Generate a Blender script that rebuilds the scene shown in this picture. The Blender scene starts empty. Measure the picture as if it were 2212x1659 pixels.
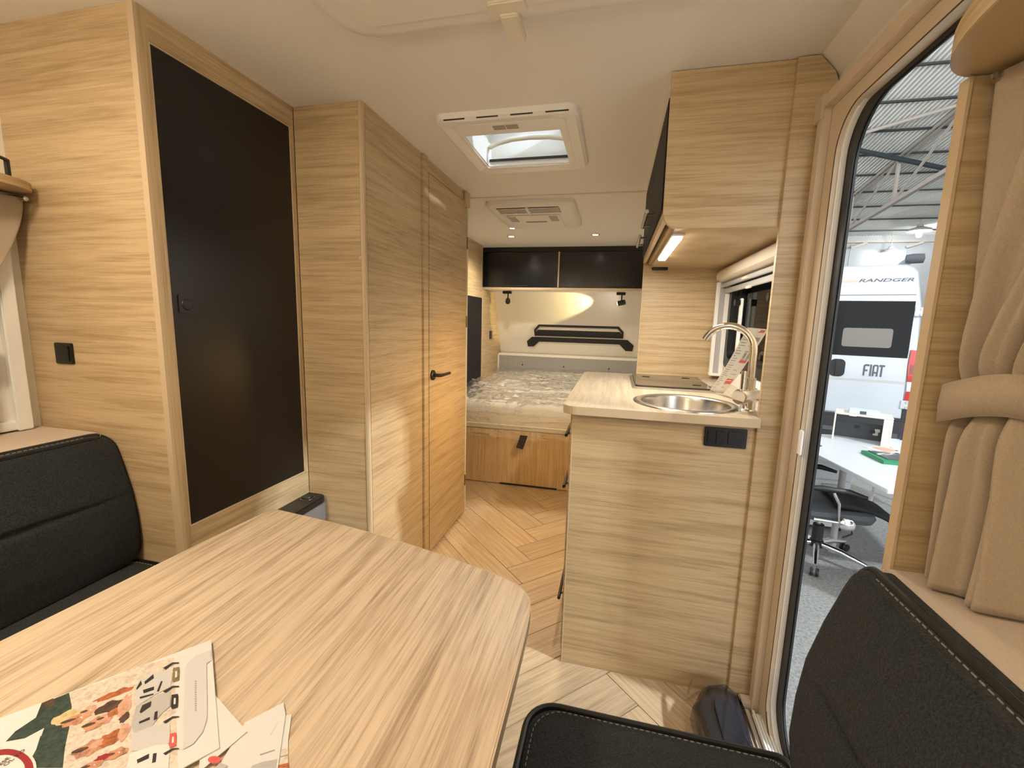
import bpy, bmesh, math, random
from mathutils import Vector, Matrix
random.seed(7)
sc = bpy.context.scene
C = sc.collection
PI = math.pi

# ------------------------------------------------------------------ camera
CAM_H = 1.25
CAM_ROWS = ((0.97251469, 0.05886073, -0.22527893), (0.23135973, -0.13530012, 0.96341401), (0.02622699, -0.98905475, -0.14519935))
F_PX = 937.2
cam_d = bpy.data.cameras.new('camera'); cam = bpy.data.objects.new('camera', cam_d); C.objects.link(cam)
cam_d.sensor_width = 36; cam_d.lens = 36*F_PX/2212; cam_d.clip_start = 0.02; cam_d.clip_end = 200
cam.matrix_world = Matrix(((CAM_ROWS[0][0], -CAM_ROWS[0][1], -CAM_ROWS[0][2], 0),
                           (CAM_ROWS[1][0], -CAM_ROWS[1][1], -CAM_ROWS[1][2], 0),
                           (CAM_ROWS[2][0], -CAM_ROWS[2][1], -CAM_ROWS[2][2], CAM_H), (0, 0, 0, 1)))
sc.camera = cam

# ------------------------------------------------------------------ world, exposure, lights
sc.view_settings.view_transform = 'Standard'; sc.view_settings.look = 'None'
sc.view_settings.exposure = 0.42; sc.view_settings.gamma = 1.0; sc.view_settings.use_curve_mapping = False
w = bpy.data.worlds.new('hall_daylight'); sc.world = w; w.use_nodes = True
bgn = w.node_tree.nodes['Background']; bgn.inputs[0].default_value = (0.94, 0.97, 1.0, 1); bgn.inputs[1].default_value = 2.2

sc.cycles.use_adaptive_sampling = True; sc.cycles.adaptive_threshold = 0.03; sc.cycles.use_denoising = True
sc.cycles.use_light_tree = False; sc.cycles.max_bounces = 8; sc.cycles.transparent_max_bounces = 8

WARM = (1.0, 0.83, 0.62); SOFT = (1.0, 0.88, 0.70); COOL = (0.90, 0.96, 1.0); YELLOW = (1.0, 0.78, 0.36); AMBER = (1.0, 0.60, 0.17)

def light(name, kind, loc, power, color, size=0.1, size_y=None, aim=None, spot=None, blend=0.3):
    d = bpy.data.lights.new(name, kind); d.energy = power; d.color = color
    if kind == 'AREA':
        d.size = size
        if size_y: d.shape = 'RECTANGLE'; d.size_y = size_y
        else: d.shape = 'DISK'
    else: d.shadow_soft_size = size
    if kind == 'SPOT': d.spot_size = spot; d.spot_blend = blend
    o = bpy.data.objects.new(name, d); C.objects.link(o); o.location = loc
    if aim is not None:
        o.rotation_euler = (Vector(aim)-Vector(loc)).to_track_quat('-Z', 'Y').to_euler()
    return o

# ------------------------------------------------------------------ materials
MATS = {}
def pbr(name, col, rough=0.5, metal=0.0, **kw):
    m = bpy.data.materials.new(name); m.use_nodes = True
    b = m.node_tree.nodes['Principled BSDF']
    b.inputs['Base Color'].default_value = (*col, 1); b.inputs['Roughness'].default_value = rough; b.inputs['Metallic'].default_value = metal
    for k, v in kw.items():
        b.inputs[k.replace('_', ' ')].default_value = v
    MATS[name] = m
    return m
def nd(m, t, **kw):
    n = m.node_tree.nodes.new(t)
    for k, v in kw.items(): setattr(n, k, v)
    return n
def lk(m, a, b): m.node_tree.links.new(a, b)
def ramp(m, fac, stops):
    r = nd(m, 'ShaderNodeValToRGB')
    e = r.color_ramp.elements
    while len(e) < len(stops): e.new(0.5)
    for i, (p, c) in enumerate(stops):
        e[i].position = p; e[i].color = (*c, 1) if len(c) == 3 else c
    lk(m, fac, r.inputs[0]); return r
def noise(m, vec, scale, detail=4, rough=0.55, dist=0.0):
    n = nd(m, 'ShaderNodeTexNoise'); n.inputs['Scale'].default_value = scale; n.inputs['Detail'].default_value = detail
    n.inputs['Roughness'].default_value = rough; n.inputs['Distortion'].default_value = dist
    lk(m, vec, n.inputs['Vector']); return n
def wood(name, axis, light_c, dark_c, rough=0.42, obj=False, flame=0.35, band=7.0, pores=0.5):
    """laminate oak: axis 'h' = grain horizontal on upright faces, 'v' vertical, 'x'/'y' along that axis"""
    m = pbr(name, light_c, rough); b = m.node_tree.nodes['Principled BSDF']
    if obj:
        tc = nd(m, 'ShaderNodeTexCoord'); oi = nd(m, 'ShaderNodeObjectInfo')
        va = nd(m, 'ShaderNodeVectorMath', operation='SCALE'); va.inputs['Scale'].default_value = 13.0
        cx = nd(m, 'ShaderNodeCombineXYZ'); lk(m, oi.outputs['Random'], cx.inputs[0]); lk(m, oi.outputs['Random'], cx.inputs[1]); lk(m, oi.outputs['Random'], cx.inputs[2])
        lk(m, cx.outputs[0], va.inputs[0])
        ad = nd(m, 'ShaderNodeVectorMath', operation='ADD'); lk(m, tc.outputs['Object'], ad.inputs[0]); lk(m, va.outputs[0], ad.inputs[1])
        src = ad.outputs[0]
    else:
        g = nd(m, 'ShaderNodeNewGeometry'); src = g.outputs['Position']
    def mapped(along, across):
        mp = nd(m, 'ShaderNodeMapping')
        mp.inputs['Scale'].default_value = {'h': (along, along, across), 'v': (across, across, along), 'x': (along, across, across), 'y': (across, along, across)}[axis]
        lk(m, src, mp.inputs[0]); return mp.outputs[0]
    warp = noise(m, mapped(1.1, 3.0), 1.6, 2, 0.5)
    vm = nd(m, 'ShaderNodeVectorMath', operation='MULTIPLY_ADD')
    lk(m, warp.outputs['Color'], vm.inputs[0]); vm.inputs[1].default_value = (flame,)*3; lk(m, mapped(1.2, 24.0), vm.inputs[2])
    big = noise(m, vm.outputs[0], band/7.0*1.9, 3, 0.62, 0.25)
    fine = noise(m, mapped(9.0, 260.0), 1.0, 2, 0.65)
    mid = noise(m, mapped(3.0, 95.0), 1.0, 3, 0.6, 0.0)
    mx = nd(m, 'ShaderNodeMath', operation='MULTIPLY_ADD'); lk(m, mid.outputs[0], mx.inputs[0]); mx.inputs[1].default_value = 0.75; 
    sb = nd(m, 'ShaderNodeMath', operation='MULTIPLY'); lk(m, big.outputs[0], sb.inputs[0]); sb.inputs[1].default_value = 0.75
    lk(m, sb.outputs[0], mx.inputs[2])
    mx2 = nd(m, 'ShaderNodeMath', operation='MULTIPLY_ADD'); lk(m, fine.outputs[0], mx2.inputs[0]); mx2.inputs[1].default_value = pores; lk(m, mx.outputs[0], mx2.inputs[2])
    mid_c = tuple((a+c)/2 for a, c in zip(light_c, dark_c))
    lo = 0.62+pores*0.3; hi = 0.95+pores*0.62
    mr = nd(m, 'ShaderNodeMapRange'); mr.inputs['From Min'].default_value = lo; mr.inputs['From Max'].default_value = hi; lk(m, mx2.outputs[0], mr.inputs[0])
    r = ramp(m, mr.outputs[0], [(0.0, dark_c), (0.32, mid_c), (0.62, light_c), (1.0, tuple(min(1, v*1.1) for v in light_c))])
    col = r.outputs[0]
    if obj:
        hs = nd(m, 'ShaderNodeHueSaturation'); mm = nd(m, 'ShaderNodeMapRange'); mm.inputs['To Min'].default_value = 0.88; mm.inputs['To Max'].default_value = 1.08
        lk(m, oi.outputs['Random'], mm.inputs[0]); lk(m, mm.outputs[0], hs.inputs['Value']); lk(m, col, hs.inputs['Color']); col = hs.outputs[0]
    lk(m, col, b.inputs['Base Color'])
    bp = nd(m, 'ShaderNodeBump'); bp.inputs['Strength'].default_value = 0.12; bp.inputs['Distance'].default_value = 0.0015
    lk(m, mx2.outputs[0], bp.inputs['Height']); lk(m, bp.outputs[0], b.inputs['Normal'])
    return m
def speckle(name, c1, c2, scale, rough=0.9, bump=0.2, dist=0.002, **kw):
    m = pbr(name, c1, rough, **kw); b = m.node_tree.nodes['Principled BSDF']
    g = nd(m, 'ShaderNodeNewGeometry'); n = noise(m, g.outputs['Position'], scale, 4, 0.65)
    r = ramp(m, n.outputs[0], [(0.33, c1), (0.67, c2)]); lk(m, r.outputs[0], b.inputs['Base Color'])
    bp = nd(m, 'ShaderNodeBump'); bp.inputs['Strength'].default_value = bump; bp.inputs['Distance'].default_value = dist
    lk(m, n.outputs[0], bp.inputs['Height']); lk(m, bp.outputs[0], b.inputs['Normal']); return m
def emit(name, col, strength):
    m = pbr(name, col, 0.5); b = m.node_tree.nodes['Principled BSDF']
    b.inputs['Emission Color'].default_value = (*col, 1); b.inputs['Emission Strength'].default_value = strength; m.cycles.emission_sampling = 'NONE'; return m
def film(name, tint, gloss, rough, bump_scale=0, bump=0.0, alpha_tint=(1, 1, 1), milk=0.0):
    """thin clear sheet: light passes, highlights stay"""
    m = bpy.data.materials.new(name); m.use_nodes = True; nt = m.node_tree; nt.nodes.clear()
    out = nd(m, 'ShaderNodeOutputMaterial'); mix = nd(m, 'ShaderNodeMixShader'); tr = nd(m, 'ShaderNodeBsdfTransparent'); gl = nd(m, 'ShaderNodeBsdfGlossy')
    tr.inputs[0].default_value = (*alpha_tint, 1); gl.inputs[0].default_value = (*tint, 1); gl.inputs['Roughness'].default_value = rough
    lw = nd(m, 'ShaderNodeLayerWeight'); lw.inputs['Blend'].default_value = gloss
    lk(m, lw.outputs['Fresnel'], mix.inputs[0]); clear = tr
    if milk:
        clear = nd(m, 'ShaderNodeMixShader'); df = nd(m, 'ShaderNodeBsdfDiffuse'); df.inputs[0].default_value = (0.9, 0.9, 0.9, 1); clear.inputs[0].default_value = milk
        lk(m, tr.outputs[0], clear.inputs[1]); lk(m, df.outputs[0], clear.inputs[2])
    lk(m, clear.outputs[0], mix.inputs[1]); lk(m, gl.outputs[0], mix.inputs[2]); lk(m, mix.outputs[0], out.inputs[0])
    if bump_scale:
        g = nd(m, 'ShaderNodeNewGeometry'); n = noise(m, g.outputs['Position'], bump_scale, 4, 0.6, 1.2)
        bp = nd(m, 'ShaderNodeBump'); bp.inputs['Strength'].default_value = bump; bp.inputs['Distance'].default_value = 0.01
        lk(m, n.outputs[0], bp.inputs['Height']); lk(m, bp.outputs[0], gl.inputs['Normal']); lk(m, bp.outputs[0], lw.inputs['Normal'])
    MATS[name] = m; return m

OAK_L, OAK_D = (0.57, 0.43, 0.25), (0.40, 0.28, 0.148)
wood('oak_h', 'h', OAK_L, OAK_D)
wood('oak_v', 'v', OAK_L, OAK_D)
wood('oak_table', 'y', (0.63, 0.505, 0.365), (0.36, 0.265, 0.175), 0.34, flame=1.1, band=6.0, pores=0.8)
wood('oak_worktop', 'y', (0.52, 0.43, 0.32), (0.39, 0.31, 0.215), 0.30, flame=0.9, band=6.0)
wood('oak_bed', 'v', (0.58, 0.42, 0.24), (0.44, 0.30, 0.155))
wood('oak_plank', 'x', (0.60, 0.47, 0.315), (0.43, 0.32, 0.20), 0.33, obj=True, flame=0.8, band=9.0)
pbr('oak_edge', (0.60, 0.47, 0.31), 0.5)
pbr('joint', (0.09, 0.06, 0.035), 0.8)
pbr('cream', (0.82, 0.78, 0.70), 0.55)
speckle('ceiling_white', (0.86, 0.83, 0.77), (0.83, 0.80, 0.74), 420, 0.6, 0.12, 0.0006)
pbr('white_plastic', (0.87, 0.86, 0.82), 0.35)
pbr('cream_plastic', (0.78, 0.70, 0.57), 0.4)
pbr('tan_frame', (0.66, 0.54, 0.40), 0.42)
pbr('grey_plastic', (0.20, 0.195, 0.19), 0.4)
pbr('mid_grey', (0.42, 0.41, 0.40), 0.45)
pbr('black_matt', (0.012, 0.011, 0.011), 0.5)
pbr('black_door', (0.006, 0.0055, 0.0058), 0.36)
pbr('black_gloss_door', (0.013, 0.014, 0.017), 0.2)
pbr('locker_black', (0.011, 0.011, 0.015), 0.5, 0.0, Specular_IOR_Level=0.12)
pbr('black_plastic', (0.010, 0.010, 0.010), 0.38)
pbr('rubber', (0.010, 0.010, 0.011), 0.45)
pbr('chrome', (0.85, 0.84, 0.82), 0.06, 1.0)
pbr('steel', (0.62, 0.60, 0.57), 0.24, 1.0)
pbr('steel_dark', (0.33, 0.32, 0.30), 0.2, 1.0)
pbr('lid_glass', (0.075, 0.062, 0.045), 0.04, 0.0, IOR=1.22)
speckle('charcoal', (0.016, 0.0172, 0.0170), (0.046, 0.050, 0.0505), 330, 1.0, 0.8, 0.003, Sheen_Weight=0.04, Specular_IOR_Level=0.12)
pbr('piping', (0.008, 0.008, 0.008), 0.45)
pbr('thread', (0.26, 0.23, 0.19), 0.8)
speckle('ledge_cloth', (0.52, 0.43, 0.34), (0.60, 0.50, 0.40), 300, 0.85, 0.2, 0.001)
speckle('curtain_cloth', (0.36, 0.285, 0.205), (0.45, 0.36, 0.265), 700, 0.9, 0.3, 0.0008, Sheen_Weight=0.3)
pbr('mattress', (0.66, 0.63, 0.57), 0.8)
speckle('headboard_grey', (0.30, 0.285, 0.26), (0.35, 0.335, 0.31), 90, 0.8, 0.1)
film('plastic_film', (1, 1, 1), 0.08, 0.11, 34, 1.0, (0.97, 0.97, 0.97), milk=0.16)
film('clear_wrap', (1, 1, 1), 0.07, 0.08, 0, 0)
film('window_glass', (1, 1, 1), 0.12, 0.02, 0, 0, (0.50, 0.48, 0.47))
film('dome_acrylic', (1, 1, 1), 0.12, 0.05, 0, 0, (0.86, 0.9, 0.93))
pbr('navy_gloss', (0.012, 0.018, 0.032), 0.12, 0.0, Coat_Weight=0.6)
pbr('paper', (0.70, 0.69, 0.67), 0.45)
pbr('ink_grey', (0.56, 0.55, 0.54), 0.5)
pbr('ink_pale', (0.60, 0.59, 0.59), 0.5)
pbr('ink_text', (0.30, 0.30, 0.32), 0.6)
pbr('ink_red', (0.30, 0.02, 0.028), 0.45)
pbr('ink_tagred', (0.62, 0.10, 0.09), 0.5)
pbr('ink_green', (0.03, 0.055, 0.045), 0.45)
pbr('ink_black', (0.03, 0.028, 0.03), 0.45)
pbr('ink_skin', (0.52, 0.25, 0.15), 0.45)
pbr('ink_skin2', (0.60, 0.33, 0.23), 0.45)
pbr('ink_orange', (0.42, 0.13, 0.05), 0.45)
pbr('ink_blond', (0.62, 0.46, 0.24), 0.45)
pbr('ink_brown', (0.09, 0.05, 0.035), 0.45)
pbr('ink_silver', (0.45, 0.44, 0.43), 0.45)
pbr('ink_sand', (0.66, 0.56, 0.47), 0.45)
pbr('ink_olive', (0.22, 0.17, 0.08), 0.45)
for nm in [k for k in MATS if k.startswith('ink_') and k not in ('ink_text', 'ink_grey', 'ink_tagred', 'ink_red', 'ink_black', 'ink_silver', 'ink_pale')]:
    m = MATS[nm]; b_ = m.node_tree.nodes['Principled BSDF']; c_ = tuple(b_.inputs['Base Color'].default_value)[:3]
    g_ = nd(m, 'ShaderNodeNewGeometry'); n_ = noise(m, g_.outputs['Position'], 130, 5, 0.7, 0.6)
    r_ = ramp(m, n_.outputs[0], [(0.34, tuple(v*(0.72 if c_[0] > 0.55 else 0.4) for v in c_)), (0.5, c_), (0.68, tuple(min(1, v*1.2+0.02) for v in c_))]); lk(m, r_.outputs[0], b_.inputs['Base Color'])
emit('led_white', (1.0, 0.95, 0.85), 14.0)
emit('spot_glow', (1.0, 0.95, 0.86), 30.0)
emit('lamp_warm', (1.0, 0.86, 0.64), 6.0)
emit('hall_lamp_glow', (0.95, 0.98, 1.0), 30.0)
emit('amber_glow', (1.0, 0.6, 0.2), 4.0)
# outside
speckle('hall_concrete', (0.15, 0.15, 0.147), (0.33, 0.33, 0.32), 60, 0.62, 0.15, 0.004)
pbr('roof_sheet', (0.84, 0.83, 0.78), 0.6)
pbr('purlin_steel', (0.05, 0.05, 0.05), 0.7)
pbr('truss_paint', (0.50, 0.44, 0.38), 0.6)
pbr('pipe_dark', (0.055, 0.07, 0.075), 0.6)
speckle('hall_wall', (0.42, 0.43, 0.43), (0.48, 0.49, 0.49), 1.2, 0.8, 0.05)
pbr('van_white', (0.47, 0.50, 0.54), 0.22, 0.0, Coat_Weight=0.8)
pbr('van_seam', (0.05, 0.055, 0.06), 0.6)
pbr('van_glass', (0.004, 0.004, 0.005), 0.08, 0.0, Specular_IOR_Level=0.18)
pbr('van_shade', (0.16, 0.145, 0.125), 0.4)
pbr('van_text', (0.08, 0.085, 0.095), 0.4)
pbr('van_orange', (0.72, 0.42, 0.33), 0.4)
pbr('tail_red', (0.45, 0.008, 0.008), 0.12, 0.0, Coat_Weight=1.0)
pbr('tail_dark', (0.20, 0.004, 0.006), 0.15, 0.0, Coat_Weight=1.0)
pbr('tail_white', (0.8, 0.8, 0.8), 0.15)
pbr('bumper', (0.02, 0.021, 0.023), 0.5)
pbr('desk_white', (0.60, 0.63, 0.66), 0.35)
pbr('shelf_white', (0.72, 0.68, 0.60), 0.4)
pbr('mesh_black', (0.012, 0.012, 0.014), 0.75)
pbr('seat_grey', (0.07, 0.075, 0.085), 0.7)
pbr('box_blue', (0.55, 0.68, 0.80), 0.4)
pbr('box_green', (0.02, 0.22, 0.10), 0.4)
pbr('chair_plum', (0.07, 0.06, 0.09), 0.7)
pbr('label_grey', (0.36, 0.32, 0.26), 0.5)

# ------------------------------------------------------------------ mesh helpers
def base_of(p):
    v = Vector((0, 0, 0))
    while p is not None: v = v + Vector(p.location); p = p.parent
    return v
class B:
    def __init__(self): self.v = []; self.f = []; self.mi = []; self.m = 0
    def add(self, verts, faces):
        o = len(self.v); self.v += [tuple(x) for x in verts]
        for f in faces: self.f.append([i+o for i in f]); self.mi.append(self.m)
        return self
    def box(self, x0, x1, y0, y1, z0, z1):
        return self.add([(x0,y0,z0),(x1,y0,z0),(x1,y1,z0),(x0,y1,z0),(x0,y0,z1),(x1,y0,z1),(x1,y1,z1),(x0,y1,z1)],
                        [(0,3,2,1),(4,5,6,7),(0,1,5,4),(1,2,6,5),(2,3,7,6),(3,0,4,7)])
    def obox(self, c, ax, ay, az):
        c = Vector(c); ax = Vector(ax); ay = Vector(ay); az = Vector(az); vs = []
        for k in (-1, 1):
            for a, b in ((-1,-1),(1,-1),(1,1),(-1,1)): vs.append(c+ax*a+ay*b+az*k)
        return self.add(vs, [(0,3,2,1),(4,5,6,7),(0,1,5,4),(1,2,6,5),(2,3,7,6),(3,0,4,7)])
    def prism(self, poly, axis, a, b):
        """poly in the plane normal to axis: x->(y,z), y->(x,z), z->(x,y)"""
        mk = {'x': lambda p, h: (h, p[0], p[1]), 'y': lambda p, h: (p[0], h, p[1]), 'z': lambda p, h: (p[0], p[1], h)}[axis]
        n = len(poly); vs = [mk(p, a) for p in poly]+[mk(p, b) for p in poly]
        fs = [list(range(n))[::-1], list(range(n, 2*n))]+[(i, (i+1) % n, (i+1) % n+n, i+n) for i in range(n)]
        return self.add(vs, fs)
    def ring(self, outer, inner, axis, a, b):
        mk = {'x': lambda p, h: (h, p[0], p[1]), 'y': lambda p, h: (p[0], h, p[1]), 'z': lambda p, h: (p[0], p[1], h)}[axis]
        n = len(outer); vs = [mk(p, a) for p in outer]+[mk(p, a) for p in inner]+[mk(p, b) for p in outer]+[mk(p, b) for p in inner]
        fs = []
        for i in range(n):
            j = (i+1) % n
            fs += [(i, j, j+n, i+n), (i+2*n, i+3*n, j+3*n, j+2*n), (i, i+2*n, j+2*n, j), (i+n, j+n, j+3*n, i+3*n)]
        return self.add(vs, fs)
    def loft(self, rings, closed=True, caps=True):
        n = len(rings[0]); vs = [p for r in rings for p in r]; fs = []
        for k in range(len(rings)-1):
            for i in range(n if closed else n-1):
                j = (i+1) % n; fs.append((k*n+i, k*n+j, (k+1)*n+j, (k+1)*n+i))
        if caps and closed: fs += [list(range(n))[::-1], list(range((len(rings)-1)*n, len(rings)*n))]
        return self.add(vs, fs)
    def tube(self, pts, r, n=8, closed=False):
        pts = [Vector(p) for p in pts]; rings = []; m = len(pts); up = None
        for i, p in enumerate(pts):
            a = pts[(i-1) % m] if (closed or i > 0) else p; b = pts[(i+1) % m] if (closed or i < m-1) else p
            t = (b-a).normalized()
            if up is None:
                up = Vector((0, 0, 1)) if abs(t.z) < 0.9 else Vector((1, 0, 0))
            s = t.cross(up).normalized(); up = s.cross(t).normalized()
            rr = r[i] if isinstance(r, (list, tuple)) else r
            rings.append([p+(s*math.cos(2*PI*k/n)+up*math.sin(2*PI*k/n))*rr for k in range(n)])
        if closed: rings.append(rings[0])
        return self.loft(rings, True, not closed)
    def lathe(self, prof, o, axis=(0, 0, 1), n=24, cap=True):
        o = Vector(o); ax = Vector(axis).normalized(); u = ax.orthogonal().normalized(); v = ax.cross(u)
        rings = [[o+ax*h+(u*math.cos(2*PI*k/n)+v*math.sin(2*PI*k/n))*max(r, 1e-5) for k in range(n)] for r, h in prof]
        return self.loft(rings, True, cap)
    def grid(self, fn, nu, nv):
        vs = [fn(i/nu, j/nv) for j in range(nv+1) for i in range(nu+1)]
        fs = [(j*(nu+1)+i, j*(nu+1)+i+1, (j+1)*(nu+1)+i+1, (j+1)*(nu+1)+i) for j in range(nv) for i in range(nu)]
        return self.add(vs, fs)
    def slab(self, poly3, n, th):
        n = Vector(n)*th; k = len(poly3); vs = [Vector(p) for p in poly3]+[Vector(p)+n for p in poly3]
        return self.add(vs, [list(range(k))[::-1], list(range(k, 2*k))]+[(i, (i+1) % k, (i+1) % k+k, i+k) for i in range(k)])
    def obj(self, name, mat, parent=None, smooth=False, bevel=0.0, seg=2, origin=None):
        if parent is not None: o0 = base_of(parent)
        elif origin is not None: o0 = Vector(origin)
        else:
            xs = [p[0] for p in self.v]; ys = [p[1] for p in self.v]; zs = [p[2] for p in self.v]
            o0 = Vector(((min(xs)+max(xs))/2, (min(ys)+max(ys))/2, min(zs)))
        me = bpy.data.meshes.new(name)
        me.from_pydata([tuple(Vector(p)-o0) for p in self.v], [], self.f)
        mats = mat if isinstance(mat, (list, tuple)) else [mat]
        for mm in mats: me.materials.append(MATS[mm])
        for p, i in zip(me.polygons, self.mi): p.material_index = i
        bm = bmesh.new(); bm.from_mesh(me)
        bmesh.ops.remove_doubles(bm, verts=bm.verts, dist=1e-5)
        bmesh.ops.recalc_face_normals(bm, faces=bm.faces)
        if bevel:
            es = [e for e in bm.edges if len(e.link_faces) == 2 and e.calc_face_angle(0) > 0.6]
            bmesh.ops.bevel(bm, geom=es, offset=bevel, segments=seg, affect='EDGES', clamp_overlap=True)
        bm.to_mesh(me); bm.free()
        if smooth or bevel:
            for p in me.polygons: p.use_smooth = True
            me.set_sharp_from_angle(angle=math.radians(38))
        o = bpy.data.objects.new(name, me); C.objects.link(o)
        if parent is not None: o.parent = parent
        else: o.location = o0
        return o
def tag(o, label, cat, group=None):
    o['label'] = label; o['category'] = cat
    if group: o['group'] = group
    return o
def struct(o, label=None, cat=None):
    o['kind'] = 'structure'
    if label: o['label'] = label
    if cat: o['category'] = cat
    return o
def thing(name, loc, label, cat, group=None):
    o = bpy.data.objects.new(name, None); C.objects.link(o); o.location = loc; o.empty_display_size = 0.05
    return tag(o, label, cat, group)
def box(name, mat, parent, x0, x1, y0, y1, z0, z1, bevel=0.0):
    return B().box(x0, x1, y0, y1, z0, z1).obj(name, mat, parent, bevel=bevel)
def rrect(x0, x1, y0, y1, r, n=6):
    rs = r if isinstance(r, (list, tuple)) else (r, r, r, r)      # corners: (x0,y0) (x1,y0) (x1,y1) (x0,y1)
    out = []
    for (cx, cy, a0), q in zip(((x0, y0, PI), (x1, y0, 1.5*PI), (x1, y1, 0), (x0, y1, 0.5*PI)), rs):
        sx = 1 if cx == x0 else -1; sy = 1 if cy == y0 else -1
        for k in range(n+1):
            a = a0+0.5*PI*k/n
            out.append((cx+sx*q+q*math.cos(a), cy+sy*q+q*math.sin(a)))
    return out
def ngon(cx, cy, rx, ry=None, n=20, a0=0.0):
    ry = rx if ry is None else ry
    return [(cx+rx*math.cos(a0+2*PI*k/n), cy+ry*math.sin(a0+2*PI*k/n)) for k in range(n)]
def ray(u, v):
    a, b = (u-1106)/F_PX, (v-829.5)/F_PX
    return Vector([r[0]*a+r[1]*b+r[2] for r in CAM_ROWS])
def onz(u, v, z):                                            # where a line of sight of the photo meets a level surface
    d = ray(u, v); t = (z-CAM_H)/d.z
    return Vector((d.x*t, d.y*t, z))
def text_mesh(name, s, mat, parent, to_world, height, shear=0.0, depth=0.002, squeeze=1.0, offset=0.0):
    """lettering as a mesh; to_world maps (x, y, h) of the text plane to the world"""
    cu = bpy.data.curves.new(name, 'FONT'); cu.body = s; cu.size = 1.0; cu.extrude = 0.5; cu.shear = shear; cu.offset = offset
    cu.resolution_u = 3
    t = bpy.data.objects.new(name+'_tmp', cu); C.objects.link(t); bpy.context.view_layer.update()
    me0 = t.evaluated_get(bpy.context.evaluated_depsgraph_get()).to_mesh()
    vs = [v.co.copy() for v in me0.vertices]; fs = [list(p.vertices) for p in me0.polygons]
    bpy.data.objects.remove(t); bpy.data.curves.remove(cu)
    x0 = min(v.x for v in vs); x1 = max(v.x for v in vs); y0 = min(v.y for v in vs); y1 = max(v.y for v in vs)
    k = height/(y1-y0); b = B()
    b.add([to_world((v.x-x0)*k*squeeze, (v.y-y0)*k, (v.z+0.5)*depth) for v in vs], fs)
    return b.obj(name, mat, parent)

# ================================================================== THE ROOM
CEIL = 1.985; XL = -1.665; XR = 0.55; YF = -1.35
# ---- floor: slab with herringbone planks laid in it
floor = struct(B().box(XL, XR+0.03, YF, 5.3, -0.06, -0.004).obj('floor', 'joint', origin=(0, 0, -0.06)), 'pale oak herringbone floor of the caravan aisle', 'floor')
def clip(poly, x0, x1, y0, y1):
    for ax, lim, sgn in ((0, x0, 1), (0, x1, -1), (1, y0, 1), (1, y1, -1)):
        out = []
        for i, p in enumerate(poly):
            q = poly[(i+1) % len(poly)]; dp = sgn*(p[ax]-lim); dq = sgn*(q[ax]-lim)
            if dp >= 0: out.append(p)
            if (dp >= 0) != (dq >= 0):
                t = dp/(dp-dq); out.append((p[0]+(q[0]-p[0])*t, p[1]+(q[1]-p[1])*t))
        poly = out
        if not poly: return []
    return poly
PW, PL, GAP = 0.15, 0.72, 0.0032
r2 = math.sqrt(0.5)
plank_mesh = {}
def plank(i, j, upright):
    if not upright: a0, b0, la, lb = i*PW+j*PL, i*PW-j*PL, PL, PW
    else: a0, b0, la, lb = i*PW+PL+j*PL, i*PW+PW-PL-j*PL, PW, PL
    loc = lambda a, b: (-0.363+(a-b)*r2, 1.889+(a+b)*r2)
    pts = [loc(a0+GAP/2, b0+GAP/2), loc(a0+la-GAP/2, b0+GAP/2), loc(a0+la-GAP/2, b0+lb-GAP/2), loc(a0+GAP/2, b0+lb-GAP/2)]
    c = clip(pts, -1.10, XR-0.012, 0.55, 3.13)
    if len(c) < 3: return
    area = abs(sum(p[0]*q[1]-q[0]*p[1] for p, q in zip(c, c[1:]+c[:1])))/2
    if area < 0.0015: return
    ctr = loc(a0+la/2, b0+lb/2); ang = 0.25*PI+(0.5*PI if upright else 0)
    whole = len(c) == 4 and area > PW*PL*0.96
    key = 'whole' if whole else None
    if key and key in plank_mesh: me = plank_mesh[key]
    else:
        ca, sa = math.cos(-ang), math.sin(-ang)
        if whole: lp = [(-PL/2+GAP/2, -PW/2+GAP/2), (PL/2-GAP/2, -PW/2+GAP/2), (PL/2-GAP/2, PW/2-GAP/2), (-PL/2+GAP/2, PW/2-GAP/2)]
        else: lp = [((p[0]-ctr[0])*ca-(p[1]-ctr[1])*sa, (p[0]-ctr[0])*sa+(p[1]-ctr[1])*ca) for p in c]
        n = len(lp); me = bpy.data.meshes.new('plank')
        me.from_pydata([(x, y, -0.004) for x, y in lp]+[(x, y, 0.0) for x, y in lp], [], [list(range(n))[::-1], list(range(n, 2*n))]+[(k, (k+1) % n, (k+1) % n+n, k+n) for k in range(n)])
        bm = bmesh.new(); bm.from_mesh(me); bmesh.ops.recalc_face_normals(bm, faces=bm.faces); bm.to_mesh(me); bm.free()
        me.materials.append(MATS['oak_plank'])
        if key: plank_mesh[key] = me
    o = bpy.data.objects.new('plank', me); C.objects.link(o); o.parent = floor
    o.location = (ctr[0], ctr[1], 0.06); o.rotation_euler = (0, 0, ang)
for j in range(-3, 4):
    for i in range(-14, 14):
        plank(i, j, False); plank(i, j, True)

# ---- ceiling with the hole of the roof light
SX0, SX1, SY0, SY1 = -0.632, -0.243, 1.735, 2.10
b = B()
for x0, x1, y0, y1 in ((XL, XR, YF, SY0), (XL, SX0, SY0, SY1), (SX1, XR, SY0, SY1), (XL, XR, SY1, 2.66), (XL, XR, 2.66, 5.3)): b.box(x0, x1, y0, y1, CEIL, CEIL+0.04)
struct(b.obj('ceiling', 'ceiling_white'), 'cream ceiling panels of the caravan', 'ceiling')
struct(B().box(-0.93, 0.14, 2.652, 2.672, CEIL-0.006, CEIL).obj('trim_1', 'cream', bevel=0.002), 'thin cream joint strip across the ceiling', 'trim')
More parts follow.
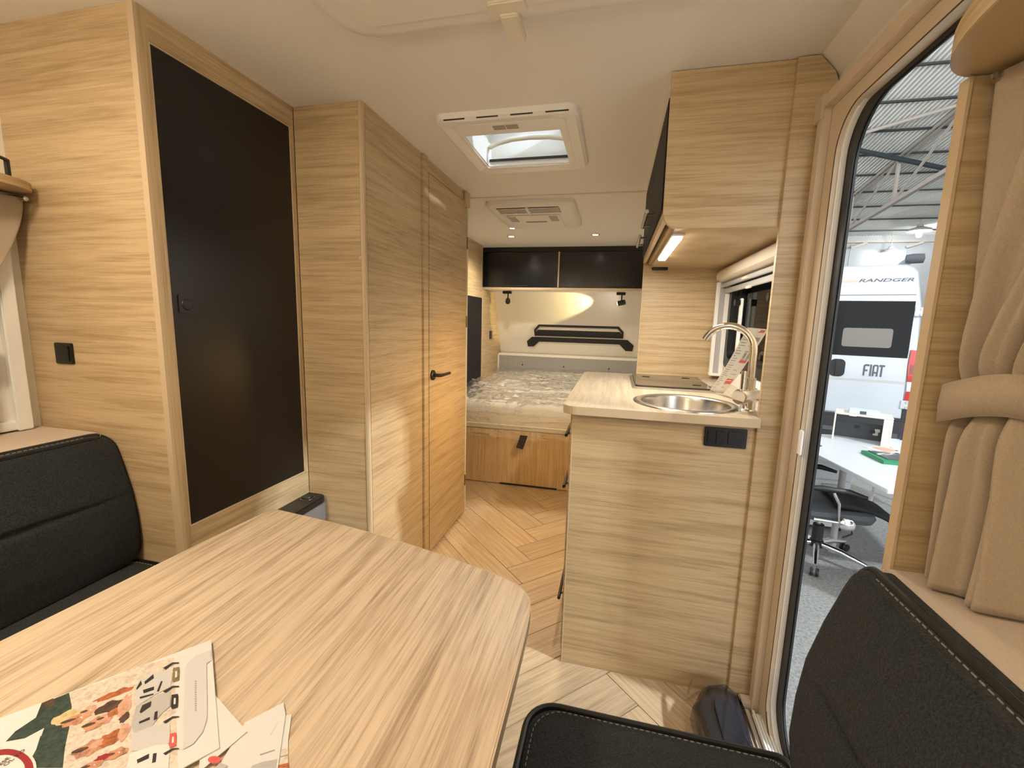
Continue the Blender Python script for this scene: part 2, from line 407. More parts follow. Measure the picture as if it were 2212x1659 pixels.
# ---- left, front, rear walls
struct(box('wall_left', 'cream', None, XL-0.03, XL, YF, 5.3, -0.06, CEIL), 'cream left side wall', 'wall')
struct(box('wall_front', 'cream', None, XL, XR, YF-0.03, YF, -0.06, CEIL), 'cream front wall behind the dinette', 'wall')
ry = lambda z: 5.13-0.545*(z-0.865)
struct(B().prism([(ry(0.35), 0.35), (ry(0.35)+0.03, 0.35), (ry(CEIL)+0.03, CEIL), (ry(CEIL), CEIL)], 'x', XL, XR).obj('wall_rear', 'cream'), 'sloping cream rear wall above the bed', 'wall')
struct(box('wall_rear_lower', 'cream', None, XL, XR, 5.41, 5.44, -0.06, 0.36))
# ---- right wall with door and window openings
DY0, DY1, DZ0, DZ1 = 0.775, 1.382, 0.0, 1.835
WY0, WY1, WZ0, WZ1 = 1.66, 2.40, 1.06, 1.47
b = B()
for y0, y1, z0, z1 in ((YF, DY0, -0.06, CEIL), (DY0, DY1, DZ1, CEIL), (DY0, DY1, -0.06, DZ0), (DY1, WY0, -0.06, CEIL), (WY0, WY1, -0.06, WZ0), (WY0, WY1, WZ1, CEIL), (WY1, 5.44, -0.06, CEIL)):
    b.box(XR, XR+0.03, y0, y1, z0, z1)
struct(b.obj('wall_right', 'cream'), 'cream right side wall with the entrance door', 'wall')
struct(B().prism([(XR, CEIL-0.055), (XR, CEIL), (XR-0.05, CEIL)], 'y', YF, 1.455).obj('trim_2', 'cream'), 'cream cove strip between ceiling and door wall', 'trim')
# ---- entrance door frame: nested rings round the opening
door = bpy.data.objects.new('door_1', None); C.objects.link(door); door.location = (0.53, 1.08, 0.0)
struct(door, 'open entrance doorway with tan frame and black rubber seal', 'doorway')
def yz_rr(y0, y1, z0, z1, r): return rrect(y0, y1, z0, z1, r, 8)
B().ring(yz_rr(0.738, 1.432, -0.0, 1.862, 0.006), yz_rr(0.768, 1.398, 0.004, 1.828, 0.006), 'x', 0.502, 0.55).obj('outer_lip', 'tan_frame', door, bevel=0.003)
B().ring(yz_rr(0.768, 1.398, 0.004, 1.828, 0.004), yz_rr(0.800, 1.345, 0.012, 1.786, 0.10), 'x', 0.522, 0.55).obj('frame_panel', 'tan_frame', door)
B().ring(yz_rr(0.767, 1.3995, 0.003, 1.829, 0.004), yz_rr(0.7705, 1.396, 0.006, 1.826, 0.004), 'x', 0.5215, 0.5235).obj('frame_groove', 'label_grey', door)
B().ring(yz_rr(0.795, 1.350, 0.010, 1.790, 0.10), yz_rr(0.799, 1.3455, 0.013, 1.7865, 0.10), 'x', 0.5215, 0.524).obj('frame_groove', 'joint', door)
B().ring(yz_rr(0.775, 1.375, 0.0, 1.818, 0.10), yz_rr(0.808, 1.337, 0.022, 1.790, 0.11), 'x', 0.532, 0.548).obj('white_strip', 'white_plastic', door, bevel=0.003)
B().ring(yz_rr(0.760, 1.40, -0.03, 1.86, 0.06), yz_rr(0.835, 1.300, 0.040, 1.772, 0.12), 'x', 0.546, 0.557).obj('rubber_seal', 'rubber', door, bevel=0.004)
B().ring(yz_rr(0.760, 1.40, -0.03, 1.86, 0.06), yz_rr(0.800, 1.345, 0.022, 1.805, 0.10), 'x', 0.557, 0.566).obj('outer_seal', 'rubber', door)
st = B()
for k in range(5): st.box(0.499+k*0.0085, 0.5055+k*0.0085, 0.80, 1.385-0.012*k, 0.024, 0.029)
st.box(0.497, 0.543, 0.78, 1.375, 0.0145, 0.024)
st.obj('step_plate', 'white_plastic', door, bevel=0.001)
B().box(0.466, 0.4965, 0.74, 1.40, 0.0, 0.016).obj('threshold', 'tan_frame', door, bevel=0.003)
B().box(0.470, 0.515, 1.405, 1.440, 0.0, 0.034).obj('corner_piece', 'tan_frame', door, bevel=0.004)
B().box(0.497, 0.506, 1.396, 1.446, 1.80, 1.866).obj('corner_piece', 'tan_frame', door, bevel=0.003)
B().box(0.514, 0.522, 1.318, 1.334, 0.90, 0.97).obj('latch_plate', 'white_plastic', door, bevel=0.002)

# ================================================================== LEFT SIDE UNITS
# ---- tall unit with the black door
u = thing('tall_cabinet', (-1.40, 1.18, 0), 'tall oak cabinet with one large matt black door beside the left bench', 'cabinet')
box('side_panel', 'oak_h', u, XL, -1.19, 0.914, 0.932, 0, CEIL)
box('edge_band', 'oak_edge', u, -1.19, -1.172, 0.913, 0.921, 0, CEIL)
box('stile', 'oak_v', u, -1.19, -1.172, 0.921, 0.945, 0, CEIL)
box('top_rail', 'oak_h', u, -1.19, -1.173, 0.945, 1.449, 1.915, CEIL)
box('bottom_rail', 'oak_h', u, -1.19, -1.173, 0.945, 1.449, 0, 0.628)
box('stile', 'oak_v', u, -1.19, -1.173, 1.432, 1.449, 0.628, 1.915)
d = box('door', 'black_door', u, -1.192, -1.176, 0.951, 1.430, 0.633, 1.910, 0.001)
B().ring([(0.946, 0.629), (1.432, 0.629), (1.432, 1.914), (0.946, 1.914)], [(0.9495, 0.6325), (1.4285, 0.6325), (1.4285, 1.9105), (0.9495, 1.9105)], 'x', -1.19, -1.1735).obj('door_edging', 'oak_edge', u)
lk_ = B().prism(rrect(0.968, 1.010, 1.245, 1.297, 0.006), 'x', -1.176, -1.1735).obj('lock_plate', 'black_door', d)
B().lathe([(0.0, 0.004), (0.012, 0.004), (0.015, 0.002), (0.016, 0)], (-1.1735, 0.992, 1.27), (1, 0, 0), 20).obj('push_knob', 'black_plastic', d)
# ---- heater standing in the corner in front of that unit
h = thing('gas_heater', (-1.12, 1.33, 0), 'dark heater with black top and grey front standing in the cabinet corner', 'heater')
B().prism(rrect(-1.171, -1.085, 1.16, 1.444, (0.003, 0.01, 0.03, 0.003)), 'z', 0.515, 0.541).obj('top_cover', 'black_plastic', h, bevel=0.004)
B().prism(rrect(-1.171, -1.082, 1.16, 1.446, (0.003, 0.01, 0.03, 0.003)), 'z', 0.44, 0.515).obj('upper_band', 'grey_plastic', h, bevel=0.003)
B().prism(rrect(-1.171, -1.092, 1.165, 1.440, (0.003, 0.01, 0.03, 0.003)), 'z', 0.06, 0.44).obj('body', 'grey_plastic', h)
for k in range(6): box('slat', 'mid_grey', h, -1.095, -1.083, 1.17, 1.43, 0.10+0.055*k, 0.135+0.055*k, 0.002)
B().lathe([(0.021, 0), (0.021, 0.006), (0.019, 0.009), (0.0, 0.009)], (-1.135, 1.39, 0.541), n=24).obj('dial', 'black_plastic', h, smooth=True)
B().lathe([(0.026, 0.0), (0.026, 0.002), (0.023, 0.003), (0.021, 0.0)], (-1.135, 1.39, 0.541), n=24, cap=False).obj('dial_ring', 'steel_dark', h, smooth=True)
# ---- washroom unit with the aisle door
u = thing('washroom_unit', (-1.05, 2.0, 0), 'oak clad washroom unit with a door facing the aisle', 'cabinet')
XW = -0.897
box('front_panel', 'oak_h', u, -1.171, XW-0.016, 1.450, 1.468, 0, CEIL)
box('corner_edge', 'oak_edge', u, XW-0.016, XW, 1.448, 1.468, 0, CEIL, 0.003)
box('side_panel', 'oak_h', u, XW-0.018, XW, 1.468, 1.925, 0, CEIL)
box('door_post', 'oak_h', u, XW-0.03, XW+0.010, 1.927, 1.975, 0, CEIL, 0.002)
box('door_post', 'oak_h', u, XW-0.03, XW-0.002, 1.977, 2.006, 0.0, CEIL)
box('head_rail', 'oak_h', u, XW-0.03, XW-0.004, 2.006, 2.56, 1.93, CEIL)
box('cornice', 'oak_edge', u, XW-0.002, XW+0.014, 2.50, 2.566, 1.90, CEIL-0.002, 0.003)
d = box('door', 'oak_h', u, XW-0.024, XW, 2.009, 2.553, 0.012, 1.925, 0.001)
box('rear_panel', 'oak_h', u, XL, XW-0.024, 2.545, 2.563, 0, CEIL)
box('door_stop', 'cream', u, XW-0.006, XW+0.004, 2.557, 2.566, 0, 1.89)
for z in (0.22, 1.235, 1.70): box('hinge', 'steel_dark', d, XW-0.002, XW+0.007, 2.548, 2.556, z-0.035, z+0.035, 0.001)
hd = B(); hd.lathe([(0.026, 0), (0.026, 0.008), (0.022, 0.011), (0, 0.011)], (XW, 2.045, 0.963), (1, 0, 0), 24); r_ = hd.obj('handle_rose', 'black_plastic', d, smooth=True)
B().tube([(XW+0.008, 2.045, 0.963), (XW+0.038, 2.045, 0.963), (XW+0.046, 2.052, 0.963), (XW+0.047, 2.075, 0.963), (XW+0.047, 2.165, 0.963)], 0.0085, 12).obj('door_handle', 'black_plastic', d, smooth=True)
for x, y, z in ((-0.905-0.012, 1.4495, 1.93), (-0.905-0.010, 1.4495, 1.46)):
    B().lathe([(0.007, 0), (0.007, 0.0012), (0, 0.0012)], (x, y, z), (0, -1, 0), 12).obj('cover_cap', 'oak_edge', u)
# ---- light switch on the tall cabinet side
s = thing('wall_switch', (-1.53, 0.912, 1.12), 'square black switch on the oak panel above the left bench', 'switch')
B().prism(rrect(-1.562, -1.496, 1.093, 1.153, 0.004), 'y', 0.908, 0.914).obj('plate', 'black_plastic', s, bevel=0.001)
B().prism(rrect(-1.553, -1.505, 1.101, 1.145, 0.003), 'y', 0.905, 0.908).obj('rocker', 'black_matt', s, bevel=0.001)

# ================================================================== BEDROOM END
# ---- bed
bed = thing('storage_bed', (-0.4, 3.9, 0), 'oak bed box with vertical grain under the wrapped mattress', 'bed')
box('front_board', 'oak_bed', bed, -1.35, XR, 3.10, 3.118, 0.006, 0.43)
box('side_board', 'oak_bed', bed, -1.35, -1.332, 3.118, 5.0, 0.0, 0.43)
box('slat_frame', 'oak_edge', bed, -1.33, XR-0.005, 3.118, 5.05, 0.41, 0.43)
box('hatch_gap', 'black_matt', bed, -0.80, -0.36, 3.094, 3.101, 0.004, 0.014)
def mat_top(x, y):
    return 0.628+0.05*max(0, (y-3.4)/1.7)+0.006*math.sin(x*7+y*3)+0.005*math.sin(x*3-y*6)
rings = []
for z, ins in ((0.432, 0.03), (0.44, 0.008), (0.46, 0.0), (0.56, -0.006)):
    rings.append([(x, y, z) for x, y in rrect(-1.32+ins, 0.53-ins, 3.075+ins, 4.98-ins, 0.10)])
for dz, ins in ((-0.04, -0.004), (-0.018, 0.012), (-0.004, 0.04), (0, 0.09)):
    rings.append([(x, y, mat_top(x, y)+dz) for x, y in rrect(-1.32+ins, 0.53-ins, 3.075+ins, 4.98-ins, 0.10)])
mt = thing('mattress', (-0.4, 4.0, 0.43), 'thick cream mattress wrapped in crinkled clear plastic on the oak bed box', 'mattress')
B().loft(rings).obj('body', 'mattress', mt, smooth=True)
B().tube([(x, y, 0.475) for x, y in rrect(-1.328, 0.538, 3.068, 4.985, 0.10)], 0.006, 6, True).obj('piping', 'white_plastic', mt, smooth=True)
def hn(x, y, s):                                            # smooth value noise
    def h(i, j): return math.modf(abs(math.sin(i*127.1+j*311.7+s*17.3)*43758.5453))[0]
    i, j = math.floor(x), math.floor(y); fx, fy = x-i, y-j; fx = fx*fx*(3-2*fx); fy = fy*fy*(3-2*fy)
    return (h(i, j)*(1-fx)+h(i+1, j)*fx)*(1-fy)+(h(i, j+1)*(1-fx)+h(i+1, j+1)*fx)*fy
def wr(x, y): return 0.018*(1-abs(2*hn(x*4+0.7*y, y*6, 1)-1))**3+0.010*(1-abs(2*hn(x*11, y*8+x*3, 2)-1))**2+0.007*(1-abs(2*hn(x*23+2*y, y*17, 3)-1))**2+0.004*(1-abs(2*hn(x*41, y*37+x*9, 4)-1))**2
def cover(u, v):
    x = -1.325+1.86*u
    if v > 0.22:
        y = 3.06+(v-0.22)/0.78*1.93; z = mat_top(x, y)+0.004+wr(x, y)
        k = min(1, (y-3.06)/0.10); z -= 0.045*(1-k)**2
    else:
        t = v/0.22; z = 0.405+t*0.175+0.03*(1-t)*(2*hn(x*5, 1, 5)-1)
        y = 3.055-0.010-0.02*(1-t)-wr(x*1.4, z*3+2)*1.3
    return (x, y, z)
B().grid(cover, 170, 170).obj('plastic_cover', 'plastic_film', mt, smooth=True)['label'] = 'crinkled clear plastic cover'
tag(B().slab([(-0.655, 2.985, 0.335), (-0.605, 2.985, 0.325), (-0.575, 3.0, 0.425), (-0.63, 3.0, 0.425)], (0, 1, 0), 0.004).obj('pull_strap', 'black_matt'), 'short black pull strap hanging from the front of the bed', 'strap')
# ---- headboard and its shelf
hb = thing('headboard', (-0.4, 5.02, 0.43), 'low grey upholstered headboard with a cream top ledge', 'headboard')
box('panel', 'headboard_grey', hb, -1.345, XR-0.005, 5.00, 5.03, 0.45, 0.835)
box('top_ledge', 'cream', hb, -1.345, XR-0.005, 4.995, 5.125, 0.835, 0.862, 0.004)
for x in (-1.05, -0.56, -0.05): B().lathe([(0.009, 0), (0.008, 0.004), (0, 0.006)], (x, 5.0, 0.735), (0, -1, 0), 12).obj('button', 'black_matt', hb)
box('end_cap', 'cream', hb, -1.349, -1.335, 4.985, 5.03, 0.45, 0.85, 0.002)
# ---- tall cupboard left of the bed
cu = thing('bedside_cupboard', (-1.5, 4.2, 0), 'narrow oak cupboard with black door at the left of the bed', 'cupboard')
B().prism([(4.36, 0.45), (5.02, 0.45), (ry(0.865)-0.002, 0.865), (ry(1.555)-0.002, 1.555), (4.36, 1.555)], 'x', -1.368, -1.35).obj('end_panel', 'oak_h', cu)
box('edge_band', 'oak_edge', cu, -1.366, -1.347, 4.335, 4.36, 0.44, 1.555)
box('door', 'locker_black', cu, -1.366, -1.352, 3.45, 4.33, 0.46, 1.465, 0.001)
box('top_rail', 'oak_h', cu, -1.366, -1.35, 3.45, 4.335, 1.468, CEIL)
box('lower_panel', 'oak_h', cu, -1.368, -1.352, 3.10, 3.45, 0.0, CEIL)
tag(B().prism(rrect(4.62, 4.69, 1.04, 1.13, 0.004), 'x', -1.35, -1.338).obj('bed_switch', 'black_plastic', bevel=0.002), 'small black switch on the oak panel beside the bed', 'switch')
# ---- overhead lockers above the bed
ol = thing('overhead_locker', (-0.5, 4.6, 1.57), 'row of black overhead lockers across the rear above the bed', 'cabinet')
YO = 4.44
box('bottom_board', 'cream', ol, -1.66, XR-0.004, YO, 4.74, 1.560, 1.577)
box('front_lip', 'oak_edge', ol, -1.66, XR-0.004, YO-0.004, YO+0.014, 1.560, 1.586, 0.002)
box('top_rail', 'black_matt', ol, -1.66, XR-0.004, YO-0.002, YO+0.02, 1.940, CEIL-0.001)
for x0, x1 in ((-1.66, -0.600), (-0.582, XR-0.006)):
    dd = box('door', 'black_gloss_door', ol, x0, x1, YO-0.002, YO+0.016, 1.590, 1.936, 0.002)
    xm = x0+0.62 if x0 < -1 else 0.03
    box('grip', 'black_plastic', dd, xm-0.11, xm+0.13, YO-0.012, YO-0.002, 1.594, 1.606, 0.002)
    if x0 > -1: pass
box('divider', 'oak_edge', ol, -0.598, -0.584, YO-0.001, YO+0.016, 1.588, 1.938)
# ---- two reading spots under the lockers
def reading_spot(x, lit, label):
    y = 4.62; t = thing('reading_spot', (x, y, 1.56), label, 'lamp', 'reading spots under the overhead lockers')
    box('mount', 'black_matt', t, x-0.045, x+0.045, y-0.03, y+0.03, 1.532, 1.558, 0.002)
    B().tube([(x+0.01, y, 1.535), (x+0.01, y, 1.47)], 0.007, 8).obj('stem', 'black_matt', t)
    ax = Vector((-0.89, 0.40, -0.2)).normalized() if lit else Vector((0.2, -0.9, -0.3)).normalized()
    c = Vector((x+0.01, y, 1.455))
    B().lathe([(0.0, -0.035), (0.026, -0.035), (0.026, 0.035), (0.022, 0.037), (0.0, 0.037)], c, ax, 20).obj('head', 'black_matt', t, smooth=True)
    if lit:
        B().lathe([(0.021, 0.0375), (0.019, 0.040), (0, 0.041)], c, ax, 16).obj('lens', 'spot_glow', t)
    return c, ax
reading_spot(-1.16, False, 'unlit black reading spot under the lockers on the left')
rc, rax = reading_spot(0.03, True, 'lit black reading spot under the lockers on the right')
rp = rc+rax*0.06
rl = light('reading_light', 'SPOT', rp, 34, YELLOW, 0.012, aim=rp+Vector((-0.96, 0.27, -0.03)), spot=math.radians(38), blend=0.45)
# ---- black decorations on the rear wall
dec = thing('wall_decor', (-0.4, 5.0, 1.0), 'black angular wall ornament of two stacked bars above the headboard', 'wall ornament')
def on_rear(pts, name, th=0.012):
    n = Vector((0, -0.878, -0.479))
    return B().slab([(x, ry(z)-0.001, z) for x, z in pts], n, th).obj(name, 'black_matt', dec)
def ring_rear(outer, inner, name):
    n = Vector((0, -0.878, -0.479))*0.012; b = B(); k = len(outer)
    P = lambda p: Vector((p[0], ry(p[1])-0.001, p[1])); vs = [P(p) for p in outer]+[P(p) for p in inner]; vs += [v+n for v in vs]
    fs = []
    for i in range(k):
        j = (i+1) % k
        fs += [(i, j, j+k, i+k), (i+2*k, i+3*k, j+3*k, j+2*k), (i, i+2*k, j+2*k, j), (i+k, j+k, j+3*k, i+3*k)]
    return b.add(vs, fs).obj(name, 'black_matt', dec)
ring_rear([(-0.915, 1.085), (0.085, 1.085), (0.085, 1.155), (0.03, 1.212), (-0.86, 1.212), (-0.915, 1.155)],
          [(-0.893, 1.100), (0.063, 1.100), (0.063, 1.146), (0.018, 1.192), (-0.848, 1.192), (-0.893, 1.146)], 'frame_bar')
on_rear([(-0.893, 1.098), (0.063, 1.098), (0.063, 1.128), (0.045, 1.152), (-0.875, 1.152), (-0.893, 1.128)], 'inner_bar', 0.008)
on_rear([(-1.005, 0.955), (-0.935, 0.955), (-0.865, 1.018), (0.05, 1.018), (0.12, 0.945), (0.195, 0.945), (0.205, 1.005), (0.135, 1.066), (-0.95, 1.066), (-1.01, 1.015)], 'lower_bar')
# ---- ceiling spots by the bed
def ceiling_spot(x, y, label, power, color, aim, cone):
    t = thing('ceiling_spot', (x, y, CEIL-0.012), label, 'lamp', 'ceiling spots by the bed')
    B().lathe([(0.036, 0.012), (0.036, 0.004), (0.030, 0.0), (0.026, 0.004), (0.026, 0.012)], (x, y, CEIL-0.012), n=24, cap=False).obj('bezel', 'chrome', t, smooth=True)
    B().lathe([(0.026, 0.0), (0.0, 0.0)], (x, y, CEIL-0.0065), n=24, cap=False).obj('lens', 'spot_glow', t)
    light('spot_light', 'SPOT', (x, y, CEIL-0.02), power, color, 0.025, aim=aim, spot=math.radians(cone), blend=0.8)
ceiling_spot(-0.94, 3.84, 'small bright ceiling spot in front of the lockers on the left', 36, SOFT, (-0.90, 4.0, 0), 150)
ceiling_spot(-0.213, 3.83, 'small bright ceiling spot in front of the lockers on the right', 24, SOFT, (-0.21, 3.85, 0), 130)
# ---- air conditioner on the ceiling
ac = thing('air_conditioner', (-0.58, 3.1, 1.93), 'white air conditioner outlet on the bedroom ceiling', 'air conditioner')
def acr(x0, x1, y0, y1, r): return rrect(x0, x1, y0, y1, r, 6)
B().loft([[(x, y, z) for x, y in acr(-0.85+i, -0.29-i, 2.735+i, 3.42-i, 0.05)] for z, i in ((CEIL, 0.0), (CEIL-0.022, 0.0), (CEIL-0.036, 0.012), (CEIL-0.040, 0.03))]).obj('housing', 'white_plastic', ac, smooth=True)
box('grille_recess', 'black_matt', ac, -0.78, -0.385, 2.765, 2.905, CEIL-0.0425, CEIL-0.039)
for k in range(4):
    y = 2.772+0.036*k
    B().obox((-0.583, y+0.008, CEIL-0.0445), (0.197, 0, 0), (0, 0.0065, 0), (0, 0, 0.0016)).obj('grille_slat', 'white_plastic', ac)
box('grille_bar', 'white_plastic', ac, -0.592, -0.576, 2.762, 2.908, CEIL-0.053, CEIL-0.041, 0.001)
B().prism(rrect(-0.765, -0.40, 2.95, 3.36, 0.03), 'z', CEIL-0.046, CEIL-0.039).obj('centre_panel', 'white_plastic', ac, bevel=0.003)
B().prism(rrect(-0.66, -0.51, 3.12, 3.145, 0.008), 'z', CEIL-0.0475, CEIL-0.0455).obj('pull_slot', 'grey_plastic', ac)
for x in (-0.73, -0.45): B().prism(rrect(x-0.028, x+0.028, 2.97, 3.12, 0.004), 'z', CEIL-0.0472, CEIL-0.0455).obj('side_vent', 'mid_grey', ac)
B().lathe([(0.018, 0.004), (0.016, 0), (0, 0)], (-0.815, 3.36, CEIL-0.040), n=16).obj('lamp_dot', 'spot_glow', ac)

# ================================================================== ROOF LIGHT AND HATCH
rl_ = thing('roof_light', (-0.43, 1.9, CEIL), 'square white roof light with clear dome in the ceiling above the aisle', 'skylight')
B().loft([[(x, y, z) for x, y in rrect(-0.70+i, -0.165-i, 1.588+i, 2.185-i, 0.045, 5)] for z, i in ((CEIL, 0), (CEIL-0.018, 0.004), (CEIL-0.027, 0.016), (CEIL-0.022, 0.054), (CEIL-0.02, 0.058))], True, False)\
    .ring(rrect(-0.645, -0.22, 1.645, 2.13, 0.02, 5), rrect(SX0, SX1, SY0, SY1, 0.012, 5), 'z', CEIL-0.024, CEIL-0.016).obj('frame', 'white_plastic', rl_, smooth=True)
for k in range(4): box('vent_slot', 'black_matt', rl_, -0.655+0.125*k, -0.575+0.125*k, 1.5935, 1.597, CEIL-0.0225, CEIL-0.019)
B().ring(rrect(SX0, SX1, SY0, SY1, 0.012, 5), rrect(SX0+0.006, SX1-0.006, SY0+0.006, SY1-0.006, 0.01, 5), 'z', CEIL-0.018, CEIL+0.13).obj('shaft', 'white_plastic', rl_)
for k, (x0, x1) in enumerate(((-0.490, -0.445), (-0.440, -0.395))): B().box(x0, x1, 1.664, 1.694, CEIL-0.0265, CEIL-0.0245).obj('sticker', 'label_grey', rl_)
dome = []
for k in range(7):
    a = k/6*0.5*PI; i = 0.19*(1-math.cos(a)); dome.append([(x, y, CEIL+0.14+0.07*math.sin(a)) for x, y in rrect(SX0-0.02+i, SX1+0.02-i, SY0-0.02+i, SY1+0.02-i, 0.03*(1-math.sin(a)*0.7), 4)])
B().loft(dome).obj('dome', 'dome_acrylic', rl_, smooth=True)
B().ring(rrect(SX0-0.03, SX1+0.03, SY0-0.03, SY1+0.03, 0.03, 4), rrect(SX0+0.004, SX1-0.004, SY0+0.004, SY1-0.004, 0.012, 4), 'z', CEIL+0.128, CEIL+0.146).obj('dome_frame', 'mid_grey', rl_)
B().tube([(-0.622, 2.075, CEIL+0.06), (-0.57, 2.035, CEIL+0.06), (-0.50, 2.005, CEIL+0.06), (-0.42, 1.995, CEIL+0.06), (-0.33, 2.005, CEIL+0.06), (-0.252, 2.035, CEIL+0.06)], 0.010, 10).obj('handle', 'cream_plastic', rl_, smooth=True)
box('fly_screen_edge', 'black_matt', rl_, SX0+0.008, SX1-0.008, SY1-0.018, SY1-0.007, CEIL+0.002, CEIL+0.010)
rh = thing('roof_hatch', (-0.27, 0.8, CEIL), 'large closed white roof hatch in the ceiling over the table', 'roof hatch')
B().loft([[(x, y, z) for x, y in rrect(-0.72+i, 0.18-i, 0.42+i, 1.12-i, 0.09, 8)] for z, i in ((CEIL, 0), (CEIL-0.02, 0.002), (CEIL-0.03, 0.012), (CEIL-0.033, 0.03))]).obj('frame', 'ceiling_white', rh, smooth=True)
B().prism(rrect(-0.66, 0.12, 0.48, 1.06, 0.05, 6), 'z', CEIL-0.037, CEIL-0.032).obj('blind_panel', 'cream', rh, bevel=0.002)
B().prism(rrect(-0.302, -0.258, 1.065, 1.165, 0.006), 'z', CEIL-0.050, CEIL-0.033).obj('catch', 'cream_plastic', rh, bevel=0.003)
B().prism(rrect(-0.325, -0.235, 1.03, 1.075, 0.012), 'z', CEIL-0.043, CEIL-0.032).obj('catch_base', 'cream_plastic', rh, bevel=0.003)

# ================================================================== KITCHEN
k_ = thing('kitchen_cabinet', (0.2, 1.97, 0), 'oak kitchen base cabinet with drawers towards the aisle', 'cabinet')
box('end_panel', 'oak_h', k_, -0.122, 0.444, 1.457, 1.475, 0, 0.945)
box('edge_band', 'oak_edge', k_, -0.126, -0.122, 1.456, 1.475, 0, 0.945)
box('carcass', 'oak_edge', k_, -0.115, XR-0.004, 1.475, 2.488, 0.03, 0.70)
box('top_rail', 'oak_h', k_, -0.118, 0.444, 1.4555, 1.475, 0.937, 0.945)
for z0, z1, hz in ((0.03, 0.20, 0.115), (0.205, 0.68, 0.60), (0.685, 0.935, 0.81)):
    dr = box('drawer', 'oak_h', k_, -0.134, -0.116, 1.482, 2.486, z0, z1, 0.001)
    ht = B(); ht.tube([(-0.165, 1.66, hz), (-0.165, 1.97, hz)], 0.0065, 10)
    for y in (1.70, 1.93): ht.tube([(-0.134, y, hz), (-0.165, y, hz)], 0.005, 8)
    ht.obj('handle', 'black_plastic', dr, smooth=True)
# worktop with the bowl cut out
SKX, SKY, SKR = 0.255, 1.628, 0.176
WT0, WT1 = 0.945, 0.973
outer = rrect(-0.158, 0.444, 1.424, 2.49, (0.045, 0.002, 0.002, 0.045), 7)
inner = []
for p in outer:
    a = math.atan2(p[1]-SKY, p[0]-SKX); inner.append((SKX+0.165*math.cos(a), SKY+0.165*math.sin(a)))
# refine so the hole reads round
O2, I2 = [], []
N2 = 96
def hit(a):
    dx, dy = math.cos(a), math.sin(a); best = None
    for p, q in zip(outer, outer[1:]+outer[:1]):
        ex, ey = q[0]-p[0], q[1]-p[1]; den = dx*ey-dy*ex
        if abs(den) < 1e-9: continue
        t = ((p[0]-SKX)*ey-(p[1]-SKY)*ex)/den; s_ = ((p[0]-SKX)*dy-(p[1]-SKY)*dx)/den
        if t > 0 and -1e-6 <= s_ <= 1+1e-6 and (best is None or t < best): best = t
    return best
angs = sorted(set([round(2*PI*k/N2-PI, 5) for k in range(N2)]+[round(math.atan2(p[1]-SKY, p[0]-SKX), 5) for p in outer]))
for a in angs:
    t = hit(a); O2.append((SKX+t*math.cos(a), SKY+t*math.sin(a))); I2.append((SKX+0.165*math.cos(a), SKY+0.165*math.sin(a)))
wt = thing('worktop', (0.15, 1.95, WT0), 'pale oak kitchen worktop with rounded corners', 'worktop')
B().ring(O2, I2, 'z', WT0, WT1).obj('board', 'oak_worktop', wt)
B().ring(rrect(-0.1592, 0.444, 1.4228, 2.4912, (0.046, 0.002, 0.002, 0.046), 7), rrect(-0.157, 0.4438, 1.425, 2.489, (0.044, 0.002, 0.002, 0.044), 7), 'z', WT0+0.0004, WT1-0.0006).obj('edge_band', 'oak_edge', wt)
box('window_side', 'oak_worktop', wt, 0.444, XR-0.002, 1.476, 2.488, WT0, WT1)
# sink
sk = thing('sink_bowl', (SKX, SKY, WT1), 'round stainless steel sink bowl set in the worktop', 'sink')
B().lathe([(0.150, 0.0005), (0.155, 0.005), (0.168, 0.006), (0.178, 0.003), (0.179, 0.0002)], (SKX, SKY, WT1), n=64, cap=False).obj('rim', 'steel', sk, smooth=True)
B().lathe([(0.151, 0.001), (0.147, -0.012), (0.145, -0.09), (0.130, -0.118), (0.035, -0.128), (0.0, -0.128)], (SKX, SKY, WT1), n=64, cap=False).obj('basin', 'steel', sk, smooth=True)
B().lathe([(0.034, 0), (0.030, 0.004), (0.022, 0.002), (0, 0.001)], (SKX, SKY, WT1-0.1275), n=24).obj('drain', 'chrome', sk, smooth=True)
# hob with folded glass lid
hob = thing('hob', (0.255, 2.145, WT1), 'gas hob closed by a dark glass lid at the back of the worktop', 'hob')
B().prism(rrect(0.085, 0.425, 1.915, 2.375, 0.03), 'z', WT1, WT1+0.010).obj('tray', 'steel', hob, bevel=0.003)
B().prism(rrect(0.098, 0.412, 1.928, 2.362, 0.022), 'z', WT1+0.011, WT1+0.016).obj('glass_lid', 'lid_glass', hob, bevel=0.001)
for x, y in ((0.16, 2.25), (0.35, 2.27), (0.36, 2.02)): B().prism(ngon(x, y, 0.018, 0.010, 16), 'z', WT1+0.016, WT1+0.018).obj('rubber_foot', 'black_matt', hob)
for y in (1.98, 2.30): box('lid_hinge', 'steel', hob, 0.405, 0.424, y-0.03, y+0.03, WT1+0.009, WT1+0.020, 0.002)
